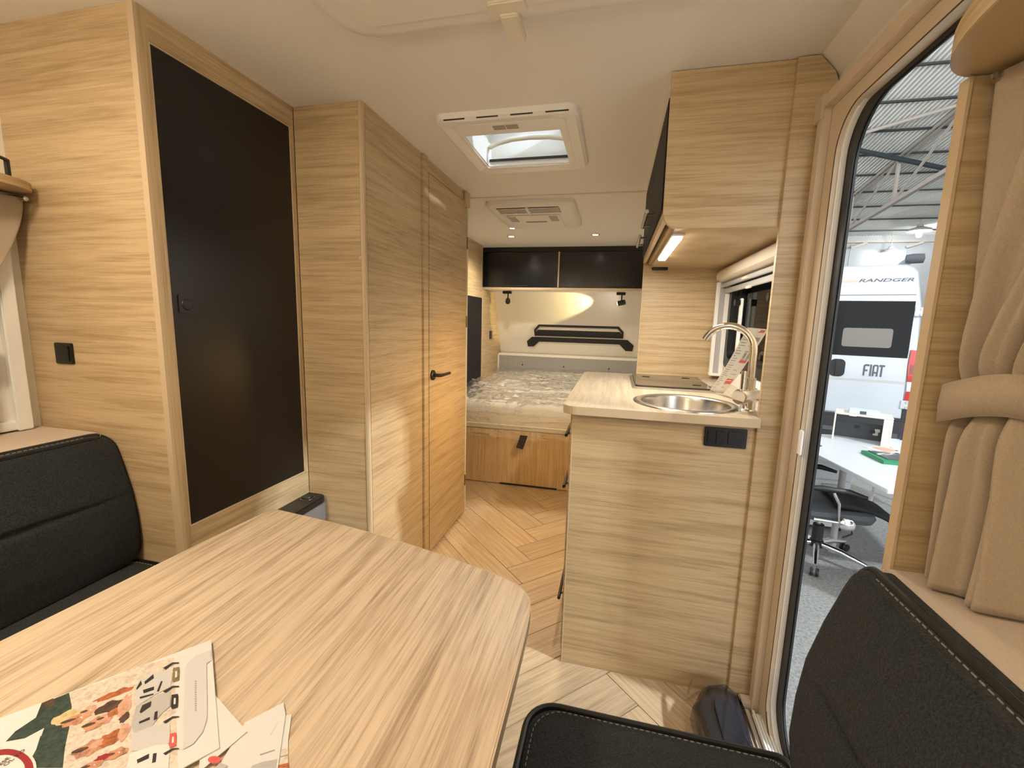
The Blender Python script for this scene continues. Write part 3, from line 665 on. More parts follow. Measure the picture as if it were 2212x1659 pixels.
# tap
tp = thing('kitchen_tap', (0.437, 1.545, WT1), 'tall chrome kitchen tap with curved swan neck spout', 'tap')
TX, TY = 0.437, 1.545
B().lathe([(0.027, 0.0), (0.027, 0.006), (0.022, 0.010), (0.0215, 0.045), (0.0, 0.045)], (TX, TY, WT1), n=24).obj('base', 'chrome', tp, smooth=True)
bd = Vector((-0.75, -0.66, 0)).normalized()
B().lathe([(0.0, -0.030), (0.024, -0.030), (0.025, 0.0), (0.025, 0.050), (0.023, 0.054), (0.0, 0.054)], (TX, TY, WT1+0.052), bd, 28).obj('mixer_body', 'chrome', tp, smooth=True)
B().tube([Vector((TX, TY, WT1+0.055))+bd*0.036, Vector((TX, TY, WT1+0.135))+bd*0.036], 0.0085, 14).obj('lever', 'chrome', tp, smooth=True)
B().lathe([(0.0165, 0.0), (0.0165, 0.042), (0.0145, 0.043)], (TX, TY, WT1+0.07), n=24).obj('collar', 'chrome', tp, smooth=True)
sd = Vector((-0.88, 0.47, 0)).normalized(); R_ = 0.080
pts = [Vector((TX, TY, WT1+0.10)), Vector((TX, TY, WT1+0.15)), Vector((TX, TY, WT1+0.198))]
c0 = Vector((TX, TY, WT1+0.198))+sd*R_
for k in range(1, 17):
    a = PI-k/16*PI*0.87; pts.append(c0+sd*(R_*math.cos(a))+Vector((0, 0, R_*math.sin(a))))
B().tube(pts, 0.0115, 16).obj('spout', 'chrome', tp, smooth=True)
# paper strip hanging from the tap
tg = thing('spec_strip', (0.42, 1.9, WT1), 'long white printed paper strip hanging from the tap onto the worktop', 'paper strip')
def strip(u, v, h=0.0):
    # v 0 bottom .. 1 top
    A0, A1, B0, B1 = Vector((0.396, 1.945, 0.978)), Vector((0.436, 1.885, 0.978)), Vector((0.420, 1.575, 1.247)), Vector((0.478, 1.562, 1.243))
    p = (A0.lerp(A1, u)).lerp(B0.lerp(B1, u), v); p.z -= 0.018*math.sin(PI*v)*(1-0.4*v)
    n = Vector((-0.25, -0.55, 0.62)).normalized()
    return p-Vector((0, 0, 0))+n*h
b = B(); b.grid(lambda u, v: strip(u, v), 2, 14); b.grid(lambda u, v: strip(u, v, -0.0008), 2, 14); b.obj('sheet', 'paper', tg, smooth=True)
def on_strip(bld, u0, u1, v0, v1, h=0.0008):
    n = max(1, int((v1-v0)/0.04)); bld.grid(lambda u, v: strip(u0+(u1-u0)*u, v0+(v1-v0)*v, h), 1, n)
b = B(); rr = random.Random(3)
for k in range(24):
    v = 0.10+0.033*k
    on_strip(b, 0.08, 0.20+0.22*rr.random(), v, v+0.010)
    if k % 2 and not (4 <= k <= 8 or 13 <= k <= 18): on_strip(b, 0.55, 0.70+0.2*rr.random(), v, v+0.010)
b.obj('print_lines', 'ink_text', tg)['kind'] = 'stuff'
b = B(); on_strip(b, 0.55, 0.95, 0.22, 0.32); on_strip(b, 0.10, 0.42, 0.905, 0.925); on_strip(b, 0.50, 0.92, 0.955, 0.985); on_strip(b, 0.56, 0.95, 0.58, 0.62); b.obj('red_blocks', 'ink_tagred', tg)
b = B(); on_strip(b, 0.58, 0.72, 0.625, 0.72); on_strip(b, 0.80, 0.94, 0.625, 0.72); on_strip(b, 0.6, 0.9, 0.85, 0.90); b.obj('picture_blocks', 'ink_text', tg)
# switch block on the kitchen end
s = thing('switch_block', (0.356, 1.452, 0.9), 'black triple switch and socket block on the kitchen end panel', 'switch')
B().prism(rrect(0.294, 0.418, 0.870, 0.932, 0.004), 'y', 1.449, 1.457).obj('frame', 'black_plastic', s, bevel=0.0015)
for x0, x1 in ((0.303, 0.327), (0.3285, 0.353), (0.363, 0.410)): B().prism(rrect(x0, x1, 0.879, 0.923, 0.002), 'y', 1.446, 1.449).obj('rocker', 'grey_plastic' if False else 'black_door', s, bevel=0.001)
# upright between kitchen and door
struct(B().prism([(0.442, 0), (0.548, 0), (0.548, CEIL-0.075), (0.536, CEIL-0.045), (0.498, CEIL-0.003), (0.442, CEIL-0.003)], 'y', 1.443, 1.461).obj('wall_partition_upright', 'oak_h', bevel=0.001), 'narrow oak upright between kitchen and entrance door', 'panel')
# rear partition behind the hob
pp = thing('partition_panel', (0.33, 2.5, 0), 'tall oak partition panel behind the hob', 'panel')
box('panel', 'oak_h', pp, 0.128, XR-0.004, 2.492, 2.510, 0, CEIL-0.002)
box('edge_band', 'oak_edge', pp, 0.125, 0.128, 2.491, 2.511, 0, CEIL-0.002)
# upper cabinet
uc = thing('upper_cabinet', (0.33, 1.97, 1.54), 'oak wall cabinet over the sink with black doors on the aisle side', 'cabinet')
prof = [(0.444, 1.54), (0.444, CEIL-0.002), (0.1165, CEIL-0.002), (0.120, 1.60)]
for k in range(0, 9): a = PI+k/8*0.5*PI; prof.append((0.170+0.050*math.cos(a), 1.590+0.050*math.sin(a)))
B().prism(prof, 'y', 1.457, 1.475).obj('end_panel', 'oak_h', uc)
box('bottom_board', 'oak_h', uc, 0.160, XR-0.004, 1.475, 2.490, 1.543, 1.560)
box('front_lip', 'oak_edge', uc, 0.122, 0.137, 1.475, 2.490, 1.570, 1.600, 0.001)
box('back_body', 'oak_edge', uc, 0.150, XR-0.004, 1.478, 2.488, 1.561, CEIL-0.003)
box('cornice', 'cream', uc, 0.118, 0.140, 1.475, 2.490, 1.925, CEIL-0.002)
for y0, y1, hy in ((1.477, 1.985, 1.86), (1.990, 2.488, 2.33)):
    dr = B().obox(((0.121, (y0+y1)/2, 1.762)), (0, (y1-y0)/2, 0), (0.006, 0, 0), (0, 0, 0.160)).obj('door', 'locker_black', uc, bevel=0.001)
    ht = B(); ht.tube([(0.085, hy-0.14, 1.655), (0.085, hy+0.14, 1.655)], 0.0075, 12)
    for y in (hy-0.10, hy+0.10): ht.tube([(0.118, y, 1.655), (0.085, y, 1.655)], 0.005, 8)
    ht.obj('handle', 'steel_dark', dr, smooth=True)
# LED strip light and its switch
ls = thing('strip_light', (0.178, 1.80, 1.53), 'lit white strip lamp under the oak wall cabinet', 'lamp')
box('housing', 'white_plastic', ls, 0.160, 0.200, 1.545, 2.085, 1.535, 1.543, 0.002)
box('diffuser', 'led_white', ls, 0.165, 0.195, 1.575, 2.075, 1.528, 1.535, 0.002)
light('strip_lamp_light', 'AREA', (0.18, 1.82, 1.524), 6, (1.0, 0.93, 0.80), 0.03, 0.48, aim=(0.18, 1.82, 0))
tag(B().prism(rrect(0.165, 0.245, 2.425, 2.455, 0.008), 'z', 1.528, 1.543).obj('cabinet_switch', 'black_plastic', bevel=0.003), 'small black push switch under the wall cabinet near the partition', 'switch')
am = thing('ambient_strip', (-0.14, 2.1, 0.935), 'amber ambient strip lamp under the overhanging worktop edge', 'lamp')
box('channel', 'steel', am, -0.150, -0.138, 1.80, 2.44, 0.937, 0.945)
box('diffuser', 'amber_glow', am, -0.149, -0.139, 1.81, 2.43, 0.934, 0.937)
light('ambient_strip_light', 'AREA', (-0.146, 2.12, 0.930), 7, AMBER, 0.012, 0.6, aim=(-0.146-0.55, 2.12+0.25, 0.930-0.7))
# ---- kitchen window with its blind cassette
wn = bpy.data.objects.new('window_1', None); C.objects.link(wn); wn.location = (XR, 2.0, 1.25); struct(wn, 'kitchen window with white blind frame and dark seal', 'window')
cas = [(0.548, 1.468), (0.505, 1.468), (0.488, 1.480), (0.484, 1.500), (0.490, 1.520), (0.508, 1.533), (0.548, 1.536)]
B().prism([(x, z) for x, z in cas], 'y', 1.588, 2.455).obj('blind_cassette', 'cream_plastic', wn, smooth=True)
B().prism([(0.5465, 1.462), (0.500, 1.462), (0.482, 1.478), (0.479, 1.500), (0.486, 1.524), (0.506, 1.538), (0.5465, 1.5385)], 'y', 1.578, 1.590).obj('cassette_end', 'cream_plastic', wn, bevel=0.002)
B().box(0.492, 0.548, 1.582, 1.612, 1.005, 1.468).obj('blind_track', 'white_plastic', wn, bevel=0.002)
B().box(0.488, 0.505, 2.432, 2.455, 1.005, 1.468).obj('blind_track', 'white_plastic', wn, bevel=0.002)
B().box(0.505, 0.528, 2.425, 2.448, 1.005, 1.468).obj('track_groove', 'mid_grey', wn)
B().box(0.528, 0.548, 2.415, 2.450, 1.005, 1.468).obj('blind_track', 'white_plastic', wn, bevel=0.002)
B().box(0.486, 0.548, 2.415, 2.458, 0.992, 1.006).obj('track_foot', 'white_plastic', wn, bevel=0.002)
B().box(0.505, 0.517, 1.612, 2.43, 1.440, 1.458).obj('blind_bar', 'mid_grey', wn, bevel=0.002)
B().box(0.524, 0.536, 1.612, 2.43, 1.412, 1.436).obj('screen_bar', 'mid_grey', wn, bevel=0.002)
B().box(0.498, 0.508, 1.95, 2.03, 1.442, 1.452).obj('pull_tab', 'cream_plastic', wn, bevel=0.002)
B().box(0.516, 0.526, 1.97, 2.03, 1.406, 1.416).obj('pull_tab', 'cream_plastic', wn, bevel=0.002)
B().ring(rrect(1.635, 2.425, 1.045, 1.485, 0.05), rrect(1.69, 2.37, 1.09, 1.45, 0.05), 'x', 0.546, 0.59).obj('seal', 'rubber', wn)
B().ring(rrect(1.68, 2.38, 1.08, 1.46, 0.05), rrect(1.71, 2.35, 1.105, 1.44, 0.04), 'x', 0.575, 0.592).obj('pane_edge', 'black_plastic', wn)
B().prism(rrect(1.70, 2.36, 1.10, 1.45, 0.045), 'x', 0.582, 0.586).obj('pane', 'window_glass', wn)
for y in (1.80, 2.26): 
    B().box(0.560, 0.572, y-0.014, y+0.014, 1.12, 1.38).obj('stay', 'white_plastic', wn, bevel=0.003)
    B().lathe([(0.016, 0), (0.016, 0.02), (0, 0.02)], (0.556, y, 1.36), (-1, 0, 0), 12).obj('stay_knob', 'black_plastic', wn)
B().tube([(0.556, 1.78, 1.125), (0.550, 1.80, 1.15), (0.550, 1.84, 1.15), (0.556, 1.87, 1.125)], 0.008, 8).obj('window_latch', 'black_plastic', wn, smooth=True)

# ================================================================== DINETTE
TZ = 0.72
tb = thing('dinette_table', (-0.53, 0.45, 0), 'pale oak dinette table with rounded corners in the foreground', 'table')
def smooth_poly(pts, it=3):
    for _ in range(it):
        out = []
        for p, q in zip(pts, pts[1:]+pts[:1]):
            out += [(p[0]*0.75+q[0]*0.25, p[1]*0.75+q[1]*0.25), (p[0]*0.25+q[0]*0.75, p[1]*0.25+q[1]*0.75)]
        pts = out
    return pts
top = smooth_poly([(-0.955, 0.05), (-0.925, 0.50), (-0.898, 0.90), (-0.885, 0.952), (-0.845, 0.948), (-0.563, 0.912), (-0.21, 0.822), (-0.128, 0.775), (-0.119, 0.66), (-0.115, 0.40), (-0.105, 0.05), (-0.13, -0.06), (-0.93, -0.06)], 3)
B().prism(top, 'z', TZ-0.026, TZ).obj('table_top', 'oak_table', tb, bevel=0.0015)
def offs(poly, d):
    n = len(poly); out = []
    for i in range(n):
        a, c = poly[i-1], poly[(i+1) % n]; tx, ty = c[0]-a[0], c[1]-a[1]; L = math.hypot(tx, ty) or 1
        out.append((poly[i][0]+ty/L*d, poly[i][1]-tx/L*d))
    return out
sgn = 1 if sum(p[0]*q[1]-q[0]*p[1] for p, q in zip(top, top[1:]+top[:1])) > 0 else -1
B().ring(offs(top, sgn*0.0012), offs(top, -sgn*0.0015), 'z', TZ-0.0255, TZ-0.0008).obj('edge_band', 'mid_grey' if False else 'oak_edge', tb)
B().tube([(-0.53, 0.30, 0.03), (-0.53, 0.30, TZ-0.03)], 0.04, 20).obj('column', 'mid_grey', tb, smooth=True)
B().prism(rrect(-0.78, -0.28, 0.10, 0.50, 0.06), 'z', 0.001, 0.03).obj('foot_plate', 'mid_grey', tb, bevel=0.004)
B().prism(rrect(-0.73, -0.33, 0.15, 0.45, 0.03), 'z', TZ-0.045, TZ-0.0265).obj('top_bracket', 'mid_grey', tb)
# ---- benches
def seat_cushion(name, label, x0, x1, y0, y1, zt, rs, loc):
    t = thing(name, loc, label, 'cushion')
    rings = [[(x, y, z) for x, y in rrect(x0+i, x1-i, y0+i, y1-i, rs, 8)] for z, i in ((zt-0.13, 0.02), (zt-0.12, 0.004), (zt-0.105, 0.0), (zt-0.02, 0.0), (zt-0.007, 0.003), (zt-0.001, 0.012))]
    def cen(p, k): return (p[0]+((x0+x1)/2-p[0])*k, p[1]+((y0+y1)/2-p[1])*k)
    r0 = rrect(x0+0.012, x1-0.012, y0+0.012, y1-0.012, rs, 8)
    for k, dz in ((0.08, 0.004), (0.25, 0.012), (0.6, 0.016), (0.97, 0.017)): rings.append([(*cen(p, k), zt-0.001+dz) for p in r0])
    B().loft(rings).obj('body', 'charcoal', t, smooth=True)
    B().tube([(x, y, zt-0.004) for x, y in rrect(x0+0.001, x1-0.001, y0+0.001, y1-0.001, rs, 8)], 0.006, 8, True).obj('piping', 'piping', t, smooth=True)
    path = rrect(x0+0.016, x1-0.016, y0+0.016, y1-0.016, rs, 8); b = B()
    pl = path+path[:1]
    for p, q in zip(pl, pl[1:]):
        L = math.hypot(q[0]-p[0], q[1]-p[1]); n = max(1, round(L/0.0105))
        for k in range(n):
            a, c = (k+0.15)/n, (k+0.7)/n
            b.obox((p[0]+(q[0]-p[0])*(a+c)/2, p[1]+(q[1]-p[1])*(a+c)/2, zt+0.0025), ((q[0]-p[0])*(c-a)/2, (q[1]-p[1])*(c-a)/2, 0), (-(q[1]-p[1])/L*0.0006, (q[0]-p[0])/L*0.0006, 0), (0, 0, 0.0009))
    b.obj('stitching', 'thread', t)['kind'] = 'stuff'
    return t
seat_cushion('seat_cushion', 'charcoal fabric seat cushion on the bench beside the door', -0.118, 0.33, -0.9, 0.735, 0.527, (0.02, 0.02, 0.02, 0.055), (0.1, 0, 0.4))
seat_cushion('seat_cushion', 'charcoal fabric seat cushion on the left bench behind the table', -1.34, -0.90, -0.9, 0.905, 0.527, (0.02, 0.02, 0.02, 0.02), (-1.1, 0, 0.4))
for nm, x0, x1, y1, lab in (('bench_box', -0.105, XR-0.004, 0.715, 'oak bench box beside the entrance door'), ('bench_box', XL+0.002, -0.912, 0.911, 'oak bench box along the left wall')):
    t = thing(nm, ((x0+x1)/2, 0, 0), lab, 'bench', 'benches of the dinette')
    xi = (x0, x0+0.018) if x0 > -1 else (x1-0.018, x1)
    box('front_board', 'oak_h', t, xi[0], xi[1], -0.9, y1-0.02, 0, 0.395)
    box('end_board', 'oak_h', t, x0, x1, y1-0.018, y1, 0, 0.395)
    box('seat_board', 'oak_edge', t, x0+0.019, x1-0.019, -0.9, y1-0.02, 0.375, 0.395)
def back_cushion(label, y0, y1, prof, thick, seam, loc, rtop):
    """prof: list of (z, x_front, out) from bottom to top; out is +1 when the wall lies towards +x"""
    t = thing('back_cushion', loc, label, 'cushion', 'back cushions of the dinette'); rings = []; n = len(prof); ends = []
    zs = [p[0] for p in prof]; zt = zs[-1]
    fine = []
    for (z0, xa, s), (z1, xb, _) in zip(prof, prof[1:]):
        for k in range(12): fine.append((z0+(z1-z0)*k/12, xa+(xb-xa)*k/12, s))
    fine.append(prof[-1])
    # round over the top: extra rows
    rows = []
    for z, x, s in fine:
        dz = zt-z; ins = 0.0
        if dz < rtop: ins = rtop-math.sqrt(max(0, rtop**2-(rtop-dz)**2))
        db = z-zs[0]
        if db < 0.03: ins = max(ins, 0.03-math.sqrt(max(0, 0.03**2-(0.03-db)**2)))
        rows.append((z, x, s, ins))
    for kk in (0.25, 0.5, 0.75):
        dz = rtop*(1-kk)*0.22; z = zt-dz; x = prof[-1][1]; rows.append((z, x, prof[-1][2], rtop-math.sqrt(max(0, rtop**2-(rtop-dz)**2))))
    rows.sort(key=lambda r: r[0])
    front = []
    for z, x, s, ins in rows:
        e = 0.0
        g = 0.013*math.exp(-((z-seam)/0.007)**2)
        th = thick if zt-z > 0.015 else thick*0.75
        ya, yb = y0+ins, y1-ins; r = 0.016
        x0_ = x; x1_ = x+s*th
        ring = []
        for q in (0.0, 0.33, 0.66, 1.0):   # front-right corner rounding
            a = q*0.5*PI; ring.append((x0_+s*r*(1-math.sin(a)), yb-r*(1-math.cos(a))*1.0 if False else yb-r+r*math.cos(a), z))
        m = 10
        for q in range(1, m):
            yy = yb-r-(yb-ya-2*r)*q/m; bul = 0.010*math.sin(PI*min(1, max(0, (yb-yy)/(yb-ya))))**0.5
            ring.append((x0_-s*bul+s*g*1.4*(1 if 1 < q < m-1 else 0.6), yy, z))
        for q in (0.0, 0.33, 0.66, 1.0):
            a = q*0.5*PI; ring.append((x0_+s*r*(1-math.cos(a)), ya+r-r*math.sin(a), z))
        ring += [(x1_, ya, z), (x1_, (ya+yb)/2, z), (x1_, yb, z)]
        rings.append(ring); front.append((x0_, ya, yb, z, s))
    B().loft(rings).obj('body', 'charcoal', t, smooth=True)
    path = [(fx+s*0.020, yb+0.001, z) for fx, ya, yb, z, s in front]+[(fx+s*0.020, ya-0.001, z) for fx, ya, yb, z, s in front][::-1]
    B().tube(path, 0.006, 8, True).obj('piping', 'piping', t, smooth=True)
    b = B(); fx, ya, yb, z, s = front[-1]
    yy = ya+0.05
    while yy < yb-0.02:
        b.obox((fx+s*0.008, yy, z+0.0012), (0.0005, 0, 0), (0, 0.0034, 0), (0, 0, 0.0008)); yy += 0.0105
    b.obj('stitching', 'thread', t)['kind'] = 'stuff'
back_cushion('charcoal fabric back cushion leaning by the door-side window ledge', -0.85, 0.706,
             [(0.535, 0.316, 1), (0.608, 0.306, 1), (0.676, 0.308, 1), (0.742, 0.315, 1), (0.809, 0.332, 1), (0.87, 0.352, 1), (0.905, 0.366, 1)], 0.055, 0.735, (0.36, 0, 0.53), 0.022)
back_cushion('charcoal fabric back cushion leaning against the left window ledge', -0.85, 0.908,
             [(0.535, -1.310, -1), (0.608, -1.302, -1), (0.676, -1.305, -1), (0.742, -1.315, -1), (0.809, -1.335, -1), (0.87, -1.356, -1), (0.905, -1.370, -1)], 0.055, 0.735, (-1.35, 0, 0.53), 0.05)
# ---- ledges behind the back cushions
def ledge(name, x0, x1, y1, lab):
    struct(B().box(x0, x1, -0.9, y1, 0.875, 0.900).obj(name, 'ledge_cloth', bevel=0.004), lab, 'ledge')
ledge('trim_3', 0.405, XR-0.002, 0.716, 'beige ledge behind the back cushion beside the door')
ledge('trim_4', XL+0.002, -1.43, 0.911, 'beige ledge behind the left back cushion')
# ---- end panel (upright) beside the door
ep = thing('end_panel', (0.48, 0.726, 0.39), 'narrow oak upright between the entrance door and the right curtain', 'panel')
box('board', 'oak_h', ep, 0.423, XR-0.003, 0.719, 0.735, 0.396, 1.572)
box('edge_band', 'oak_edge', ep, 0.419, 0.423, 0.718, 0.736, 0.396, 1.572)
# ---- shelves over the windows
def shelf_poly(xw, xi, y1, r):
    s = 1 if xw > xi else -1; pts = [(xw, -0.9), (xi, -0.9), (xi, y1-0.19)]
    for k in range(1, 11):
        a = k/10*0.5*PI; pts.append((xi+s*0.085*(1-math.cos(a)), y1-0.19+0.19*math.sin(a)))
    pts.append((xw, y1)); return pts
sh = thing('window_shelf', (0.45, 0.1, 1.57), 'oak shelf with rounded end above the right curtain', 'shelf')
B().prism(shelf_poly(XR-0.003, 0.345, 0.728, 0.1), 'z', 1.574, 1.604).obj('board', 'oak_h', sh, bevel=0.001)
box('upright', 'oak_v', sh, 0.372, 0.390, 0.560, 0.600, 1.605, CEIL-0.003, 0.001)
box('back_board', 'black_matt', sh, 0.392, XR-0.06, 0.30, 0.318, 1.605, CEIL-0.06)
sh = thing('window_shelf', (-1.6, 0.1, 1.56), 'oak shelf with black rail at the left edge above the left curtain', 'shelf')
B().prism(shelf_poly(XL+0.003, -1.49, 0.905, 0.1), 'z', 1.556, 1.578).obj('board', 'oak_h', sh, bevel=0.001)
rl2 = B(); rl2.tube([(-1.52, -0.8, 1.625), (-1.52, 0.80, 1.625), (-1.565, 0.86, 1.628)], 0.0045, 8); rl2.obj('rail', 'black_plastic', sh, smooth=True)
B().obox((-1.568, 0.862, 1.605), (0.004, 0.002, 0), (-0.002, 0.004, 0), (0, 0, 0.026)).obj('rail_post', 'black_plastic', sh, bevel=0.001)
B().obox((-1.52, 0.3, 1.602), (0.006, 0, 0), (0, 0.006, 0), (0, 0, 0.024)).obj('rail_post', 'black_plastic', sh, bevel=0.001)
# ---- curtains
def curtain(name, label, xw, s, y_top, y_tie, y_bot, ztop, ztie, zbot, loc, flare):
    """gathered curtain hanging along the wall; s = +1 when the room lies towards -x"""
    t = thing('curtain', loc, label, 'curtain', 'beige curtains at the side windows')
    def ext(v):                                       # far and near edge of the cloth at height v (0 top .. 1 bottom)
        vt = (ztop-ztie)/(ztop-zbot)
        if v < vt:
            k = v/vt; k = k*k*(3-2*k); return [a+(c-a)*k for a, c in zip(y_top, y_tie)]
        k = (v-vt)/(1-vt); k = k*(2-k); return [a+(c-a)*k for a, c in zip(y_tie, y_bot)]
    vt = (ztop-ztie)/(ztop-zbot)
    def p(u, v):
        ya, yb = ext(v); z = ztop+(zbot-ztop)*v
        amp = 0.020+0.012*v; tie = math.exp(-((v-vt)/0.05)**2); amp *= (1-0.55*tie)
        ph = 2*PI*(3.6*u+0.35*math.sin(3*u+2*v))
        fold = math.sin(ph)+0.35*math.sin(2.3*ph+1.1+2*v)
        off = amp*fold-0.012*math.sin(PI*u)*(1-tie)-0.010*(v-0.3)
        if v < 0.05: off *= 0.7
        return (xw-s*(0.056+flare*u*(1-0.6*v))+s*off*0.8*(1-u**5), yb+(ya-yb)*u, z)
    b = B(); b.grid(p, 110, 60)
    o = b.obj('cloth', 'curtain_cloth', t, smooth=True)
    sm = o.modifiers.new('thickness', 'SOLIDIFY'); sm.thickness = 0.002
    # header tape and rail
    B().tube([(xw-s*0.055, y_top[0]+0.004, ztop+0.004), (xw-s*0.055, y_top[1]-0.9, ztop+0.004)], 0.004, 8).obj('rail', 'steel', t, smooth=True)
    B().box(min(xw-s*0.062, xw-s*0.115), max(xw-s*0.062, xw-s*0.088), y_top[0]-0.010, y_top[0]+0.002, ztop-0.010, ztop+0.002).obj('rail_stop', 'steel', t, bevel=0.003)
    # tie-back band
    ya, yb = y_tie; rows = []
    n = 40
    for k in range(n+1):
        a = 2*PI*k/n; cy = (ya+yb)/2; hw = (ya-yb)/2+0.010
        y = cy+hw*math.cos(a); x = xw-s*(0.062+flare*0.30+0.034*math.sin(a)+flare*0.34*math.cos(a)); dz = -0.012*math.sin(a)*math.cos(a)-0.012*math.cos(a)*0.6
        rows.append([(x, y, ztie-0.026+dz), (x-s*0.003*math.sin(a), y, ztie+dz), (x, y, ztie+0.026+dz)])
    b = B(); b.loft(rows, False, False); o = b.obj('tie_band', 'curtain_cloth', t, smooth=True)
    sm = o.modifiers.new('thickness', 'SOLIDIFY'); sm.thickness = 0.003
curtain('curtain', 'beige curtain tied back beside the oak upright on the right', XR-0.004, 1, (0.706, 0.42), (0.700, 0.635), (0.706, 0.612), 1.566, 1.165, 0.905, (0.49, 0.6, 0.9), 0.050)
curtain('curtain', 'beige curtain at the left edge under the left shelf', XL+0.004, -1, (0.900, 0.45), (0.775, 0.60), (0.78, 0.55), 1.545, 1.165, 0.905, (-1.6, 0.6, 0.9), 0.010)
# ---- side windows behind the curtains
def side_window(n, xw, s, y0, y1, lab):
    w_ = bpy.data.objects.new('window_%d' % n, None); C.objects.link(w_); w_.location = (xw, (y0+y1)/2, 0.9); struct(w_, lab, 'window')
    X = lambda a, c: (min(xw-s*a, xw-s*c), max(xw-s*a, xw-s*c))
    B().box(*X(0.001, 0.035), y1-0.035, y1, 0.902, 1.54).obj('blind_track', 'white_plastic', w_, bevel=0.003)
    B().box(*X(0.001, 0.035), y0, y0+0.035, 0.902, 1.54).obj('blind_track', 'white_plastic', w_, bevel=0.003)
    B().box(*X(0.001, 0.055), y0, y1, 1.49, 1.55).obj('cassette', 'white_plastic', w_, bevel=0.006)
    B().box(*X(0.008, 0.014), y0+0.03, y1-0.03, 0.93, 1.50).obj('blind', 'cream', w_)
    B().box(*X(0.003, 0.03), y0+0.03, y1-0.03, 0.905, 0.93).obj('pull_bar', 'white_plastic', w_, bevel=0.003)
side_window(2, XL, -1, -0.6, 0.880, 'left side window with white blind pulled down')
side_window(3, XR, 1, -0.6, 0.668, 'right side window with pale blind behind the curtain')
# ---- dark object wrapped in film on the floor by the door
nb = thing('step_box', (0.40, 1.27, 0), 'dark navy glossy plastic box in clear film on the floor by the doorway', 'plastic box')
rings = []
for z, i in ((0.002, 0.0), (0.055, 0.004), (0.078, 0.02), (0.088, 0.05)):
    rings.append([(x, y, z+(0.012 if y < 1.2 else 0)*(i > 0.01)) for x, y in ((0.312+i, 1.10), (0.452-i*0.4, 1.10), (0.456-i*0.4, 1.40-i), (0.432-i*0.5, 1.435-i), (0.352+i*0.4, 1.410-i), (0.302+i, 1.32-i))])
B().loft(rings).obj('body', 'navy_gloss', nb, bevel=0.006)
B().prism(rrect(0.362, 0.425, 1.13, 1.32, 0.02), 'z', 0.094, 0.098).obj('lid_inset', 'navy_gloss', nb, bevel=0.002)
def wrap(u, v):
    a = 2*PI*u; rx = 0.078+0.016*(1-v); ryy = 0.172; 
    x = 0.379+rx*math.copysign(abs(math.cos(a))**0.6, math.cos(a)); y = 1.262+ryy*math.copysign(abs(math.sin(a))**0.6, math.sin(a))
    z = 0.003+0.092*v+0.008*hn(u*12, v*3, 9)
    k = max(0, v-0.75)*2.6; return (x+(0.379-x)*k, y+(1.262-y)*k, z)
B().grid(wrap, 48, 10).obj('clear_film', 'clear_wrap', nb, smooth=True)
# ---- dinette ceiling lamps (behind the viewer)
def dome_lamp(x, y, power, label, rad=0.10):
    t = thing('dome_lamp', (x, y, CEIL-0.04), label, 'lamp', 'round ceiling lamps of the dinette')
    B().lathe([(rad+0.012, 0.04), (rad+0.012, 0.022), (rad, 0.016)], (x, y, CEIL-0.04), n=32, cap=False).obj('base_ring', 'white_plastic', t, smooth=True)
    B().lathe([(rad, 0.018), (rad*0.9, 0.008), (rad*0.6, 0.002), (0, 0)], (x, y, CEIL-0.04), n=32, cap=False).obj('diffuser', 'lamp_warm', t, smooth=True)
    light('dome_lamp_light', 'AREA', (x, y, CEIL-0.046), power, WARM, rad*2, aim=(x, y, 0))
dome_lamp(-0.95, 0.12, 10.5, 'round warm ceiling lamp over the left side of the dinette')
wl = thing('wall_lamp', (-0.5, YF+0.05, 1.60), 'warm wall lamp on the front wall of the dinette', 'lamp')
B().lathe([(0.05, 0), (0.05, 0.015), (0.03, 0.02), (0.012, 0.022), (0.012, 0.05)], (-0.5, YF, 1.62), (0, 1, 0), 20).obj('bracket', 'chrome', wl, smooth=True)
B().lathe([(0.035, -0.06), (0.05, 0.06)], (-0.5, YF+0.085, 1.62), n=24, cap=False).obj('shade', 'lamp_warm', wl, smooth=True)
light('wall_lamp_light', 'POINT', (-0.5, YF+0.16, 1.64), 3, WARM, 0.05)
for x, pw, lab in ((XL+0.05, 13, 'added warm fill strip brightening the ceiling from the left window shelf'), (XR-0.06, 12, 'added warm fill strip brightening the ceiling from the right window shelf')):
    t = thing('ceiling_fill_strip', (x, -0.3, 1.604), lab, 'lamp', 'added fill strips on the window shelves')  # unseen strips added on the shelves to brighten the ceiling
    zb = 1.578 if x < 0 else 1.604
    box('channel', 'white_plastic', t, x-0.012, x+0.012, -0.88, 0.22, zb, zb+0.012, 0.001)
    box('diffuser', 'lamp_warm', t, x-0.009, x+0.009, -0.87, 0.21, zb+0.012, zb+0.015)
    light('ceiling_fill_light', 'AREA', (x, -0.33, zb+0.02), pw, WARM, 0.02, 1.05, aim=(x+(0.12 if x < 0 else -0.12), -0.33, CEIL))


